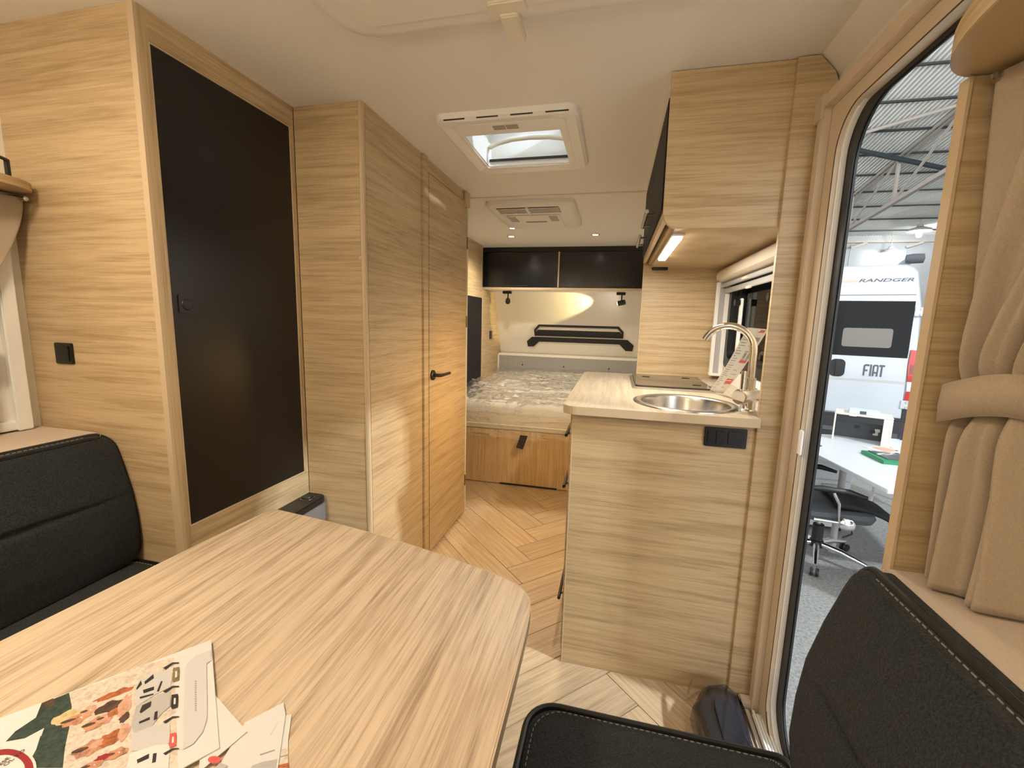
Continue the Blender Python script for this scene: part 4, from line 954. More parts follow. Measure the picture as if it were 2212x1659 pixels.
# ================================================================== BROCHURES ON THE TABLE
def page(name, label, corners, z, shapes, loc_z=TZ):
    """flat printed sheet: corners and printed areas are laid out on the table surface"""
    P = lambda q, h: onz(q[0], q[1], z+h)
    pts = [P(c, 0) for c in corners]; c = sum(pts, Vector())/len(pts)
    t = thing(name, (c.x, c.y, z-0.001), label, 'brochure', 'brochures on the dinette table')
    B().slab(pts, (0, 0, -1), 0.0012).obj('sheet', 'paper', t)
    mats = []; b = B()
    for k, (mname, poly) in enumerate(shapes):
        if mname not in mats: mats.append(mname)
        b.m = mats.index(mname); h = 0.00002*(k+1)
        b.add([P(q, h) for q in poly], [list(range(len(poly)))])
    if shapes: b.obj('print', mats, t)
    return t
def Z(a, c): return (a*660/2212, 1359+c*300/1005)           # coordinates of an enlargement of the table corner
def zp(*pts): return [Z(*p) for p in pts]
page('brochure', 'lowest printed leaflet under the fan of white sheets', [(560, 1659), (528, 1560), (630, 1543), (622, 1600), (622, 1659)], TZ+0.0015,
     [('ink_sand', zp((2040, 870), (2085, 860), (2085, 960), (2020, 990))), ('ink_orange', zp((2010, 985), (2090, 965), (2090, 1004), (2005, 1004))), ('ink_text', zp((2030, 920), (2084, 905), (2084, 914), (2030, 930)))])
page('brochure', 'white leaflet with slanted corner fanned out at the right of the pile', [(470, 1659), (530, 1560), (612, 1517), (617, 1543), (600, 1659)], TZ+0.003,
     [('ink_grey', zp((1955, 765), (2015, 668), (2018, 672), (1960, 770))), ('ink_text', zp((1880, 905), (1990, 870), (1990, 880), (1885, 915))), ('ink_silver', zp((1830, 985), (1900, 960), (2010, 940), (2000, 1004), (1815, 1004)))])
page('brochure', 'white leaflet with small red badge second from the top of the pile', [(430, 1659), (440, 1500), (466, 1503), (534, 1580), (440, 1659)], TZ+0.0045,
     [('ink_tagred', [Z(*p) for p in ngon(1552, 945, 48, 28, 14)]), ('ink_silver', zp((1590, 965), (1650, 985), (1630, 1004), (1560, 1004)))])
sh_ = []
sh_.append(('ink_sand', zp((480, 470), (905, 315), (955, 280), (1260, 205), (1290, 1004), (450, 1004))))
sh_.append(('ink_green', zp((300, 540), (500, 460), (520, 560), (500, 720), (470, 860), (455, 1004), (190, 1004), (262, 870), (300, 750), (180, 790), (40, 815), (110, 740), (260, 640))))
sh_.append(('paper', zp((320, 715), (300, 770), (190, 850), (60, 830), (60, 812), (180, 790))))
sh_.append(('ink_brown', zp((300, 535), (385, 500), (395, 545), (330, 570))))
for nm, cx, cy, rx, ry_ in (('ink_orange', 830, 470, 150, 26), ('ink_blond', 480, 640, 110, 48), ('ink_skin', 560, 650, 120, 42), ('ink_skin2', 640, 590, 60, 34), ('ink_brown', 800, 560, 110, 40), ('ink_skin', 700, 680, 110, 46), ('ink_skin2', 760, 640, 60, 30), ('ink_orange', 860, 590, 80, 30), ('ink_skin', 650, 860, 130, 58), ('ink_orange', 800, 790, 110, 50), ('ink_skin2', 700, 830, 50, 30), ('ink_skin2', 900, 560, 50, 90), ('ink_skin2', 900, 740, 40, 70), ('ink_skin', 840, 900, 90, 40), ('ink_red', 740, 930, 60, 26), ('ink_skin', 660, 990, 90, 30), ('ink_brown', 900, 640, 40, 34)):
    k = -0.35
    jj = random.Random(int(cx+cy)); jr = [0.78+0.4*jj.random() for _ in range(20)]
    sh_.append((nm, [Z(cx+jr[q]*(rx*math.cos(a)-ry_*0.3*math.sin(a)), cy+jr[q]*(rx*k*math.cos(a)+ry_*math.sin(a))) for q, a in enumerate([2*PI*q/20 for q in range(20)])]))
    if nm in ('ink_skin', 'ink_skin2') and rx > 55:
        sh_.append(('ink_brown', [Z(cx-0.55*rx+0.5*rx*math.cos(a), cy+0.12*rx+0.25*ry_*math.sin(a)-0.16*rx*math.cos(a)) for a in [2*PI*q/10 for q in range(10)]]))
        sh_.append(('paper', [Z(cx+0.25*rx+0.08*rx*math.cos(a), cy-0.10*rx+0.16*ry_*math.sin(a)) for a in [2*PI*q/8 for q in range(8)]]))
# row of caravans
sh_.append(('ink_grey', zp((975, 440), (1010, 360), (1110, 320), (1230, 290), (1250, 350), (1230, 420), (1130, 470), (985, 560))))
sh_.append(('ink_silver', zp((985, 560), (1150, 470), (1235, 450), (1230, 560), (1160, 620), (1100, 700), (970, 760), (950, 690))))
sh_.append(('ink_grey', zp((950, 760), (1130, 690), (1230, 680), (1230, 820), (1100, 880), (950, 880))))
sh_.append(('paper', zp((940, 900), (1120, 840), (1230, 830), (1220, 1004), (915, 1004))))
for q in (((1045, 380), (1110, 325), (1115, 355), (1050, 400)), ((985, 430), (1020, 370), (1028, 400), (990, 440)), ((1035, 440), (1115, 415), (1115, 440), (1040, 465)), ((1010, 600), (1030, 550), (1098, 520), (1092, 560), (1020, 610)), ((1005, 670), (1085, 635), (1085, 655), (1008, 685)), ((990, 945), (1080, 900), (1078, 935), (995, 972)), ((1100, 970), (1108, 900), (1135, 895), (1128, 962)), ((1112, 660), (1120, 600), (1142, 590), (1138, 650)), ((1010, 490), (1110, 465), (1112, 475), (1014, 505)), ((1135, 450), (1165, 375), (1178, 378), (1150, 452))):
    sh_.append(('ink_black', zp(*q)))
for nm, c in (('ink_olive', (1275, 325)), ('ink_black', (1265, 520)), ('ink_tagred', (1252, 800))):
    sh_.append((nm, [Z(c[0]+p[0], c[1]+p[1]) for p in ((-22, -45), (22, -52), (26, -30), (22, 45), (-20, 58), (-30, 40))]))
    sh_.append(('paper', [Z(c[0]+p[0]*0.28, c[1]+p[1]*0.45) for p in ((-22, -45), (22, -52), (26, -30), (22, 45), (-20, 58), (-30, 40))]))
for y in (240, 410, 630, 860): sh_.append(('ink_black', zp((1180, y+40), (1250, y), (1296, y), (1296, y+8), (1250, y+12), (1200, y+52))))
sh_.append(('ink_pale', zp((1340, 280), (1360, 240), (1420, 190), (1525, 150), (1530, 225), (1495, 250), (1500, 640), (1470, 740), (1400, 830), (1325, 870))))
for k in range(14): sh_.append(('ink_text', zp((1408, 372+16*k), (1420, 372+16*k), (1426, 383+16*k), (1414, 383+16*k))))
sh_.append(('paper', [Z(p[0], p[1]) for p in ngon(60, 1000, 205, 152, 28)]))
sh_.append(('ink_red', [Z(p[0], p[1]) for p in ngon(55, 1002, 188, 136, 28)]))
sh_.append(('paper', [Z(p[0], p[1]) for p in ngon(40, 1006, 140, 96, 28)]))
top_page = page('brochure', 'open brochure with caravan photographs and red round badge on top of the pile', [(-60, 1575), (0, 1551), (456, 1382), (474, 1615), (395, 1659), (300, 1700), (-40, 1700)], TZ+0.006, sh_)
A0 = onz(*Z(8, 985), TZ+0.0082); AX = (onz(*Z(83, 925), TZ+0.0082)-A0); AXn = AX.normalized(); AY = Vector((-AXn.y, AXn.x, 0))
for i, txt in enumerate(('ESE', 'OL TO')):
    o0 = A0-AY*(0.0062*i)
    text_mesh('badge_text', txt, 'ink_brown', top_page, lambda x, y, h, o0=o0: o0+AXn*x+AY*y+Vector((0, 0, h)), 0.0046, depth=0.0002)

# ================================================================== OUTSIDE: EXHIBITION HALL
G = -0.45
roof_z = lambda y: 10.25-0.16*y
b = B(); pitch = 0.125; x0r, x1r = -9.0, 24.0; nx = int((x1r-x0r)/pitch*7)
b.grid(lambda u, v: (x0r+(x1r-x0r)*u, -8+35*v, roof_z(-8+35*v)+0.045*math.sin(2*PI*((x1r-x0r)*u)/pitch)), nx, 12)
roof = struct(b.obj('ceiling_hall', 'roof_sheet', smooth=True), 'pale corrugated sheet roof of the exhibition hall', 'roof')
for k in range(-14, 9):
    y = 14.06+1.449*k
    if y < -7: continue
    B().box(x0r, x1r, y-0.04, y+0.04, roof_z(y)-0.105, roof_z(y)-0.055).obj('purlin', 'purlin_steel', roof)
struct(box('floor_hall', 'hall_concrete', None, -9, 24, -8, 27, G-0.05, G), 'grey concrete floor of the exhibition hall', 'floor')
hw = struct(box('wall_hall_back', 'hall_wall', None, -9, 24, 26.5, 26.7, G, 6.4), 'pale panel wall at the far end of the hall', 'wall')
for x in (6.5, 9.0, 11.5, 14.0, 16.5): box('panel_joint', 'mid_grey', hw, x-0.012, x+0.012, 26.485, 26.5, G, 5.6)
box('crane_rail', 'truss_paint', hw, -9, 24, 26.3, 26.5, 5.62, 5.74)
for x in (9.5, 11.8, 14.2): B().obox((x, 26.35, 5.5), (0.35, 0, 0.12), (0, 0.05, 0), (-0.02, 0, 0.05)).obj('rail_bracket', 'truss_paint', hw)
struct(box('wall_hall_right', 'hall_wall', None, 24, 24.2, -8, 27, G, 10), 'pale side wall of the hall', 'wall')
# roof truss
tr = thing('roof_truss', (9.2, 19, 4.8), 'painted steel lattice truss under the hall roof', 'truss')
TXr = 9.21
def bar(name, a, c, w_, mat='truss_paint'):
    a, c = Vector(a), Vector(c); d = (c-a); s = d.normalized().cross(Vector((1, 0, 0))).normalized()
    B().obox((a+c)/2, d/2, Vector((w_/2, 0, 0)), s*w_/2).obj(name, mat, tr)
tz = lambda y: roof_z(y)-0.12
bz = lambda y: 5.30+0.165*(22.5-y)*0.62
for dx in (-0.07, 0.07): bar('top_chord', (TXr+dx, 26, tz(26)), (TXr+dx, 9, tz(9)), 0.06)
bar('bottom_chord', (TXr, 26, bz(26)), (TXr, 9, bz(9)), 0.13)
ys = [24.6, 21.6, 18.64, 15.7, 12.8]
for y in ys: bar('post', (TXr, y, tz(y)), (TXr, y, bz(y)), 0.09)
for y, y2 in zip(ys, ys[1:]): bar('diagonal', (TXr, y, bz(y)), (TXr, y2, tz(y2)), 0.06)
def span(name, a, c, r, mat, lab, cat):
    return tag(B().tube([a, c], r, 8).obj(name, mat), lab, cat)
span('roof_brace', (6.6, 17.3, roof_z(17.3)-0.15), (9.4, 15.5, roof_z(15.5)-0.15), 0.05, 'truss_paint', 'thin slanting brace under the corrugated hall roof', 'brace')
span('roof_pipe', (6.2, 17.1, roof_z(17.1)-0.25), (13.5, 20.4, roof_z(20.4)-0.25), 0.085, 'pipe_dark', 'dark straight pipe crossing below the hall roof', 'pipe')
def hall_lamp(x, y, z, power, lab, aim=None, size=0.35, glow=True):
    t = thing('hall_lamp', (x, y, z), lab, 'lamp', 'round lamps hanging in the hall')
    B().lathe([(0.10, 0.30), (0.14, 0.20), (size*0.9, 0.10), (size, 0.0)], (x, y, z), n=24, cap=False).obj('shade', 'mid_grey', t, smooth=True)
    B().lathe([(size*0.93, 0.01), (0, 0.0)], (x, y, z), n=24, cap=False).obj('reflector', 'white_plastic', t)
    B().lathe([(0.0, -0.28), (0.08, -0.25), (0.115, -0.16), (0.09, -0.05), (0.05, 0.0)], (x, y, z), n=20, cap=False).obj('bulb', 'hall_lamp_glow', t, smooth=True)
    B().tube([(x, y, z+0.3), (x, y, roof_z(y)-0.06)], 0.02, 6).obj('rod', 'truss_paint', t)
    if power: light('hall_lamp_light', 'POINT', (x, y, z-0.16), power, COOL, 0.165)
hall_lamp(13.2, 24.3, 5.75, 350, 'far hall lamp, the higher of two above the white van', size=0.45)
hall_lamp(13.0, 25.9, 5.05, 60, 'far hall lamp, the lower of two above the white van', size=0.40)
hall_lamp(5.8, -0.35, 5.2, 3600, 'hall lamp outside above the caravan entrance', aim=(0.3, 1.2, 0.6), size=0.35)
hall_lamp(6.0, 6.0, 6.6, 160, 'hall lamp above the white desk', size=0.40)
hall_lamp(-1.5, 6.0, 6.8, 300, 'hall lamp above the caravan roof', size=0.40)

# ================================================================== VAN
VP = Vector((3.668, 6.596, 0)); VE = Vector((0.9408, -0.3390, 0)).normalized(); VN = Vector((-0.3390, -0.9408, 0)).normalized()
def V(s, z, o=0.0): return VP+VE*s+VN*o+Vector((0, 0, z))
van = thing('white_van', (*(VP+VE*(-0.95)-VN*2.5).xy, G), 'white high roof panel van seen from behind through the doorway', 'van')
SL, SR = -1.965, 0.105
def sect(off, ins, ztop):
    pts = [(SL+ins, -0.10), (SR-ins, -0.10), (SR-ins, 1.0), (SR-0.03-ins, 1.55), (SR-0.11-ins, 1.98), (SR-0.16-ins, ztop-0.03), (SR-0.23-ins, ztop), (SL+0.23+ins, ztop), (SL+0.16+ins, ztop-0.03), (SL+0.11+ins, 1.98), (SL+0.03+ins, 1.55), (SL+ins, 1.0)]
    return [V(s, z, off) for s, z in pts]
B().loft([sect(-5.0, 0.0, 2.09), sect(-0.10, 0.0, 2.09), sect(-0.03, 0.01, 2.085), sect(0.0, 0.03, 2.06)]).obj('body', 'van_white', van, smooth=True)
def vq(name, mat, pts, o0, o1, bevel=0.0, par=None):
    b = B(); k = len(pts); vs = [V(s, z, o0) for s, z in pts]+[V(s, z, o1) for s, z in pts]
    b.add(vs, [list(range(k))[::-1], list(range(k, 2*k))]+[(i, (i+1) % k, (i+1) % k+k, i+k) for i in range(k)])
    return b.obj(name, mat, par or van, bevel=bevel)
for side in (0, 1):
    f = (lambda s: s) if side == 0 else (lambda s: -1.86-s)
    dpts = [(f(s), z) for s, z in ((-0.925, 0.115), (0.022, 0.115), (0.004, 1.0), (-0.012, 1.70), (-0.045, 1.985), (-0.925, 2.01))]
    dr = vq('rear_door', 'van_white', dpts, 0.0, 0.022, 0.004)
    vq('window_glass', 'van_glass', [(f(s), z) for s, z in ((-0.915, 0.90), (-0.005, 0.90), (-0.003, 1.0), (-0.008, 1.62), (-0.915, 1.63))], 0.021, 0.026, par=dr)
    vq('window_shade', 'van_shade', [(f(s), z) for s, z in rrect(-0.70, -0.18, 1.02, 1.27, 0.03, 3)], 0.0255, 0.0275, par=dr)
    vq('door_seam', 'van_seam', [(f(s), z) for s, z in ((-0.915, 1.698), (-0.014, 1.698), (-0.014, 1.706), (-0.915, 1.706))], 0.0215, 0.0235, par=dr)
    vq('body_crease', 'van_shade' if False else 'mid_grey', [(f(s), z) for s, z in ((-0.915, 0.555), (0.008, 0.565), (0.008, 0.600), (-0.915, 0.585))], 0.0215, 0.0225, par=dr)
    for z in (1.49, 0.30):
        hg = B(); c = V(f(0.045), z, 0.02); hg.obox(c, VE*0.05, VN*0.018, Vector((0, 0, 0.055))); hg.obj('hinge', 'van_white', van, bevel=0.006)
        for dz in (-0.035, 0.035): B().lathe([(0.018, 0), (0.018, 0.01), (0, 0.01)], V(f(0.06), z+dz, 0.037), VN, 12).obj('hinge_bolt', 'mid_grey', van)
    vq('tail_lamp', 'tail_red', [(f(s), z) for s, z in ((0.028, 0.60), (0.10, 0.60), (0.10, 1.0), (0.02, 1.01), (0.012, 0.80))], 0.0, 0.03, 0.004)
    vq('tail_lamp_insert', 'tail_dark', [(f(s), z) for s, z in ((0.035, 0.70), (0.095, 0.70), (0.095, 0.82), (0.033, 0.82))], 0.029, 0.033)
    vq('reverse_lamp', 'tail_white', [(f(s), z) for s, z in ((0.036, 0.475), (0.10, 0.475), (0.10, 0.598), (0.03, 0.598))], 0.0, 0.028, 0.003)
    vq('tail_lamp', 'tail_red', [(f(s), z) for s, z in ((0.030, 0.345), (0.10, 0.345), (0.10, 0.472), (0.036, 0.472))], 0.0, 0.028, 0.003)
hp = vq('handle_pod', 'black_plastic', rrect(-0.795, -0.625, 0.605, 0.845, 0.06, 5), 0.021, 0.034, 0.006)
vq('door_handle', 'black_matt', rrect(-0.735, -0.685, 0.62, 0.83, 0.02, 4), 0.034, 0.05, 0.006)
vq('brake_lamp', 'tail_red', rrect(-1.06, -0.803, 2.012, 2.05, 0.015, 4), 0.0, 0.035, 0.004)
vq('stripe', 'van_orange', [(-1.3, 1.868), (-0.617, 1.868), (-0.617, 1.900), (-1.3, 1.900)], 0.022, 0.0245)
text_mesh('model_lettering', 'RANDGER', 'van_text', van, lambda x, y, h: V(-0.606+x, 1.868+y, 0.0222+h), 0.043, shear=0.28, squeeze=2.05, offset=0.02)
FB, FH = 0.640, 0.155
def letter(polys):
    for p in polys: vq('badge_letter', 'van_text', p, 0.0222, 0.028)
s0 = -0.428; tk = 0.017
letter([[(s0, FB), (s0+tk, FB), (s0+tk, FB+0.062), (s0+0.045, FB+0.062), (s0+0.045, FB+0.084), (s0+tk, FB+0.084), (s0+tk, FB+FH-0.024), (s0+0.058, FB+FH-0.024), (s0+0.058, FB+FH), (s0+0.016, FB+FH), (s0, FB+FH-0.018)]])
s1 = s0+0.069
letter([[(s1, FB), (s1+tk, FB), (s1+tk, FB+FH), (s1, FB+FH)]])
s2 = s1+0.028
letter([[(s2, FB), (s2+tk, FB), (s2+tk, FB+0.038), (s2+0.041, FB+0.038), (s2+0.041, FB), (s2+0.058, FB), (s2+0.058, FB+FH-0.018), (s2+0.046, FB+FH), (s2+0.012, FB+FH), (s2, FB+FH-0.018)]])
vq('badge_letter_hole', 'van_white', [(s2+tk, FB+0.060), (s2+0.041, FB+0.060), (s2+0.041, FB+FH-0.022), (s2+tk, FB+FH-0.022)], 0.0225, 0.0284)
s3 = s2+0.064
letter([[(s3+0.019, FB), (s3+0.036, FB), (s3+0.036, FB+FH-0.024), (s3+0.058, FB+FH-0.024), (s3+0.058, FB+FH), (s3, FB+FH), (s3, FB+FH-0.024), (s3+0.019, FB+FH-0.024)]])
vq('bumper', 'bumper', [(SL-0.01, -0.28), (SR+0.01, -0.28), (SR+0.01, 0.10), (SR-0.02, 0.11), (-1.0, 0.095), (SL+0.02, 0.11), (SL-0.01, 0.10)], -0.12, 0.10, 0.03)
vq('bumper_step', 'seat_grey', [(SL+0.1, -0.14), (SR-0.1, -0.14), (SR-0.1, -0.08), (SL+0.1, -0.08)], 0.10, 0.112, 0.004)
vq('lamp_corner', 'bumper', [(0.03, 0.08), (0.10, 0.08), (0.10, 0.345), (0.03, 0.345)], -0.01, 0.02, 0.003)
for s in (SL+0.18, SR-0.18):
    for o in (-0.75, -4.1): B().lathe([(0.20, -0.11), (0.33, -0.10), (0.345, -0.05), (0.345, 0.05), (0.33, 0.10), (0.20, 0.11)], V(s, G+0.345, o), VE, 28).obj('wheel', 'rubber', van, smooth=True)
cm = B(); cm.lathe([(0.0, -0.10), (0.05, -0.10), (0.062, -0.03), (0.058, 0.07), (0.0, 0.085)], V(-0.055, 2.155, -0.06), VE, 16); cm.obj('awning_end', 'seat_grey', van, smooth=True)
B().tube([V(-0.10, 2.15, -0.1), V(-0.10, 2.10, -2.8)], 0.05, 10).obj('awning_tube', 'van_white', van, smooth=True)
vq('roof_vent', 'bumper', [(-1.15, 2.09), (-0.80, 2.09), (-0.82, 2.125), (-1.13, 2.125)], -0.9, -0.5, 0.005)

# ================================================================== DESK AND OFFICE CHAIR
dk = thing('desk', (2.1, 3.8, G), 'white office desk outside the doorway', 'desk')
DT = 0.29
B().prism([(1.668, 2.99), (2.62, 3.02), (2.78, 4.5), (1.80, 4.44), (1.54, 3.86)], 'z', DT-0.028, DT).obj('desk_top', 'desk_white', dk, bevel=0.003)
for x, y in ((1.72, 3.62), (2.5, 3.15), (2.6, 4.3), (1.85, 4.3)): B().tube([(x, y, G), (x, y, DT-0.028)], 0.022, 12).obj('leg', 'mid_grey', dk, smooth=True)
pd = thing('drawer_pedestal', (1.80, 4.15, G), 'white drawer pedestal under the far end of the desk', 'drawer unit')
box('body', 'desk_white', pd, 1.66, 1.98, 4.02, 4.38, G+0.03, DT-0.05, 0.006)
for k in range(3): 
    z0 = G+0.06+0.20*k; dr = box('drawer', 'desk_white', pd, 1.675, 1.965, 4.006, 4.020, z0, z0+0.185, 0.004)
    box('pull', 'mid_grey', dr, 1.76, 1.88, 3.996, 4.006, z0+0.14, z0+0.155, 0.002)
for x in (1.69, 1.95):
    for y in (4.05, 4.35): B().lathe([(0.02, 0), (0.02, 0.03)], (x, y, G), n=10).obj('caster', 'black_plastic', pd)
# little shelf riser on the desk
rs = thing('desk_riser', (2.1, 4.25, DT), 'cream U-shaped shelf riser standing on the white desk', 'shelf')
RA = Vector((1.905, 4.27, DT)); RE = Vector((0.89, -0.40, 0)).normalized(); RD = Vector((0.40, 0.89, 0)).normalized()
def rbx(name, a0, a1, d0, d1, z0, z1, mat, bev=0.002):
    c = RA+RE*((a0+a1)/2)+RD*((d0+d1)/2)+Vector((0, 0, (z0+z1)/2)); return B().obox(c, RE*((a1-a0)/2), RD*((d1-d0)/2), Vector((0, 0, (z1-z0)/2))).obj(name, mat, rs, bevel=bev)
rbx('side', 0.0, 0.012, 0, 0.22, 0, 0.228, 'shelf_white'); rbx('side', 0.378, 0.390, 0, 0.22, 0, 0.228, 'shelf_white')
rbx('top', -0.002, 0.392, -0.003, 0.223, 0.228, 0.244, 'shelf_white', 0.006); rbx('back', 0.012, 0.378, 0.205, 0.22, 0.0, 0.14, 'seat_grey')
rbx('front_flap', 0.33, 0.378, 0.0, 0.01, 0.0, 0.228, 'shelf_white')
for a, z, m_ in ((0.17, 0.10, 'black_plastic'), (0.30, 0.06, 'shelf_white'), (0.31, 0.09, 'shelf_white'), (0.28, 0.075, 'black_plastic')): rbx('socket', a-0.018, a+0.018, 0.198, 0.206, z-0.014, z+0.014, m_, 0.002)
rbx('sticker', 0.10, 0.15, -0.0045, -0.003, 0.225, 0.240, 'paper', 0.0)
bx_ = thing('blue_box', (2.12, 4.28, DT+0.244), 'pale blue flat carton lying on the shelf riser', 'box')
c = RA+RE*0.20+RD*0.10+Vector((0, 0, 0.244+0.0155)); B().obox(c, RE*0.105, RD*0.075, Vector((0, 0, 0.0145))).obj('carton', 'box_blue', bx_, bevel=0.002)
B().obox(c-RD*0.0755-RE*0.01, RE*0.022, RD*0.0008, Vector((0, 0, 0.0125))).obj('label', 'seat_grey', bx_)
gb = thing('green_box', (2.05, 3.72, DT), 'flat green box with dark magazine on the desk edge', 'box')
B().prism([(1.925, 3.84), (1.94, 3.575), (2.25, 3.545), (2.27, 3.83)], 'z', DT, DT+0.026).obj('tray', 'box_green', gb, bevel=0.003)
B().prism([(1.965, 3.825), (1.985, 3.615), (2.24, 3.59), (2.255, 3.815)], 'z', DT+0.026, DT+0.032).obj('magazine', 'van_text', gb, bevel=0.001)
b = B(); rr = random.Random(5)
for k in range(6): 
    x, y = 2.03+0.03*k, 3.66+0.14*rr.random(); b.obox((x, y, DT+0.0324), (0.05*rr.random()+0.02, 0.03, 0), (-0.004, 0.008, 0), (0, 0, 0.0003))
b.obj('magazine_print', 'paper', gb)['kind'] = 'stuff'
for k, (x, y, a, lab) in enumerate(((2.16, 4.02, 0.3, 'printed leaflet with warm picture lying flat behind the green box'), (2.36, 4.05, -0.2, 'printed leaflet with warm picture at the desk edge beside the riser'))):
    t = thing('leaflet', (x, y, DT), lab, 'leaflet', 'leaflets on the desk')
    ca, sa = math.cos(a), math.sin(a)
    B().obox((x, y, DT+0.002), (0.10*ca, 0.10*sa, 0), (-0.07*sa, 0.07*ca, 0), (0, 0, 0.0015)).obj('sheet', 'paper', t)
    B().obox((x+0.02, y, DT+0.0038), (0.06*ca, 0.06*sa, 0), (-0.06*sa, 0.06*ca, 0), (0, 0, 0.0002)).obj('print', 'ink_skin2', t)
tb2 = thing('tablet', (1.66, 3.95, DT), 'small dark tablet at the left end of the desk', 'tablet')
B().obox((1.635, 4.02, DT+0.006), (0.055, 0.01, 0), (-0.012, 0.08, 0), (0, 0, 0.005)).obj('case', 'seat_grey', tb2, bevel=0.002)
B().obox((1.635, 4.02, DT+0.0115), (0.047, 0.0085, 0), (-0.010, 0.070, 0), (0, 0, 0.0005)).obj('screen', 'black_matt', tb2)
# magazine piles on a low rack at the desk end
mr = thing('magazine_rack', (1.98, 2.82, G), 'low rack carrying magazine piles at the near end of the desk', 'rack')
for z in (0.02, 0.17): box('shelf', 'mid_grey', mr, 1.80, 2.35, 2.70, 2.95, z, z+0.012)
for x in (1.82, 2.33):
    for y in (2.72, 2.93): B().tube([(x, y, G), (x, y, 0.18)], 0.009, 8).obj('leg', 'mid_grey', mr)
rr = random.Random(8)
for z in (0.033, 0.183):
    for k in range(5):
        o = B().obox((1.90+0.008*rr.random(), 2.83, z+0.0055+0.010*k), (0.085, 0.02*rr.random(), 0), (-0.02*rr.random(), 0.11, 0), (0, 0, 0.0042)).obj('magazine', ('paper', 'ink_silver', 'ink_grey')[k % 3])
        pile = 'lower' if z < 0.1 else 'upper'
        tag(o, ('bottom', 'second lowest', 'middle', 'second from top', 'topmost')[k]+' magazine of the '+pile+' pile on the low rack', 'magazine', 'magazines in the '+pile+' pile')
# office chair
ch = thing('office_chair', (1.58, 3.55, G), 'black mesh office chair with chrome star base in front of the desk', 'chair')
cc = Vector((1.555, 3.50, G))
for k in range(5):
    a = math.radians(-112+72*k); d = Vector((math.cos(a), math.sin(a), 0))
    B().tube([cc+d*0.03+Vector((0, 0, 0.115)), cc+d*0.16+Vector((0, 0, 0.105)), cc+d*0.31+Vector((0, 0, 0.075))], [0.020, 0.021, 0.014], 10).obj('leg', 'chrome', ch, smooth=True)
    cs = B(); w0 = cc+d*0.315+Vector((0, 0, 0.030)); sd_ = Vector((-d.y, d.x, 0))
    for q in (-0.016, 0.016): cs.lathe([(0.0, -0.009), (0.026, -0.009), (0.030, 0.0), (0.026, 0.009), (0.0, 0.009)], w0+sd_*q, sd_, 14)
    cs.obj('caster', 'black_plastic', ch, smooth=True)
B().lathe([(0.045, 0.09), (0.045, 0.135), (0.036, 0.14), (0.036, 0.26), (0.030, 0.265)], cc, n=18).obj('gas_cover', 'black_plastic', ch, smooth=True)
B().lathe([(0.016, 0.26), (0.016, 0.36)], cc, n=14).obj('gas_lift', 'steel', ch, smooth=True)
box('mechanism', 'black_plastic', ch, cc.x-0.10, cc.x+0.12, cc.y-0.09, cc.y+0.09, -0.125, -0.085, 0.01)
B().tube([cc+Vector((0.03, -0.02, 0.335)), cc+Vector((0.16, -0.10, 0.30)), cc+Vector((0.15, -0.14, 0.27)), cc+Vector((0.09, -0.15, 0.24))], 0.006, 8).obj('tilt_lever', 'black_plastic', ch, smooth=True)
cf = Vector((0.985, -0.10, 0)).normalized(); cs_ = Vector((-cf.y, cf.x, 0))
def chp(a, s_, z): return Vector((cc.x, cc.y, 0))+cf*a+cs_*s_+Vector((0, 0, z))
rings = []
for z, i in ((-0.088, 0.05), (-0.075, 0.012), (-0.04, 0.0), (-0.012, 0.01), (-0.004, 0.045), (-0.008, 0.14)):
    rings.append([chp(p[0], p[1], z+(0.012*(p[0] > 0.1))) for p in rrect(-0.20+i, 0.27-i, -0.245+i, 0.245-i, 0.09, 5)])
B().loft(rings).obj('seat', 'seat_grey', ch, smooth=True)
def backp(u, v):
    s_ = (-0.235+0.47*u)*(1-0.12*abs(v-0.5)); z = -0.10+0.78*v; a = -0.215-0.05*math.sin(PI*v)-0.10*v*v+0.06*(2*u-1)**2
    return chp(a, s_, z)
b = B(); b.grid(backp, 10, 16); o = b.obj('backrest', 'mesh_black', ch, smooth=True); sm = o.modifiers.new('thickness', 'SOLIDIFY'); sm.thickness = 0.022
b = B(); 
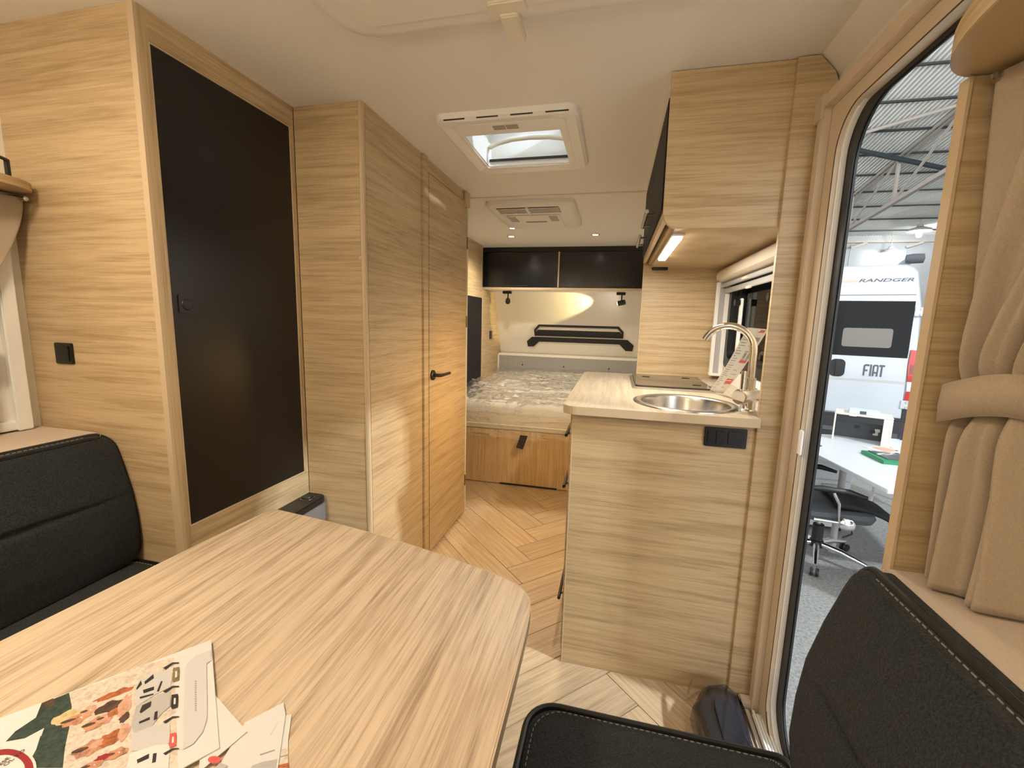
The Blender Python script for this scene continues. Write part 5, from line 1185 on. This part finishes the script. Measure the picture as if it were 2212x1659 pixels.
for e in (-1, 1):
    pts = [chp(-0.12, e*0.265, -0.055), chp(0.02, e*0.275, -0.05), chp(0.01, e*0.275, 0.08), chp(-0.03, e*0.275, 0.155)]
    B().tube(pts, 0.011, 8).obj('arm_post', 'steel', ch, smooth=True)
    B().tube([chp(-0.17, e*0.275, 0.170), chp(-0.10, e*0.275, 0.176), chp(0.06, e*0.275, 0.170), chp(0.16, e*0.275, 0.145)], [0.014, 0.020, 0.020, 0.012], 10).obj('armrest', 'black_plastic', ch, smooth=True)
    B().lathe([(0.0, 0.02), (0.028, 0.016), (0.045, 0.002), (0.047, -0.012), (0.0, -0.014)], chp(0.07, e*0.285, -0.058), cs_*e, 20).obj('arm_cap', 'chrome', ch, smooth=True)
# black jacket lying over the seat
def jacket(u, v):
    a = 0.03+0.43*v; s_ = -0.20+0.40*u
    z = 0.030-0.12*v*v+0.03*hn(u*5, v*5, 4)+0.05*(1-v)*math.sin(PI*u)
    return chp(a, s_*(1-0.25*v), z)
o = B().grid(jacket, 14, 14).obj('jacket', 'mesh_black', smooth=True); tag(o, 'black jacket thrown over the seat of the office chair', 'jacket')
sm = o.modifiers.new('thickness', 'SOLIDIFY'); sm.thickness = 0.03
# second chair behind the desk
c2 = thing('visitor_chair', (2.75, 4.62, G), 'dark plum visitor chair behind the desk', 'chair')
B().loft([[(2.75+p[0], 4.62+p[1], z) for p in rrect(-0.22+i, 0.22-i, -0.22+i, 0.22-i, 0.06, 4)] for z, i in ((0.0, 0.02), (0.02, 0), (0.05, 0), (0.065, 0.03))]).obj('seat', 'chair_plum', c2, smooth=True)
b = B(); b.grid(lambda u, v: (2.52-0.03*v+0.44*u*(1-0.10*v*v)+0.02*v, 4.44-0.05*v+0.03*(2*u-1)**2, 0.05+0.42*v-0.05*v*(2*u-1)**2), 10, 10); o = b.obj('backrest', 'chair_plum', c2, smooth=True)
sm = o.modifiers.new('thickness', 'SOLIDIFY'); sm.thickness = 0.03
for x in (-0.19, 0.19):
    for y in (-0.19, 0.19): B().tube([(2.75+x, 4.62+y, G), (2.75+x*0.95, 4.62+y*0.95, 0.01)], 0.012, 8).obj('leg', 'mid_grey', c2, smooth=True)
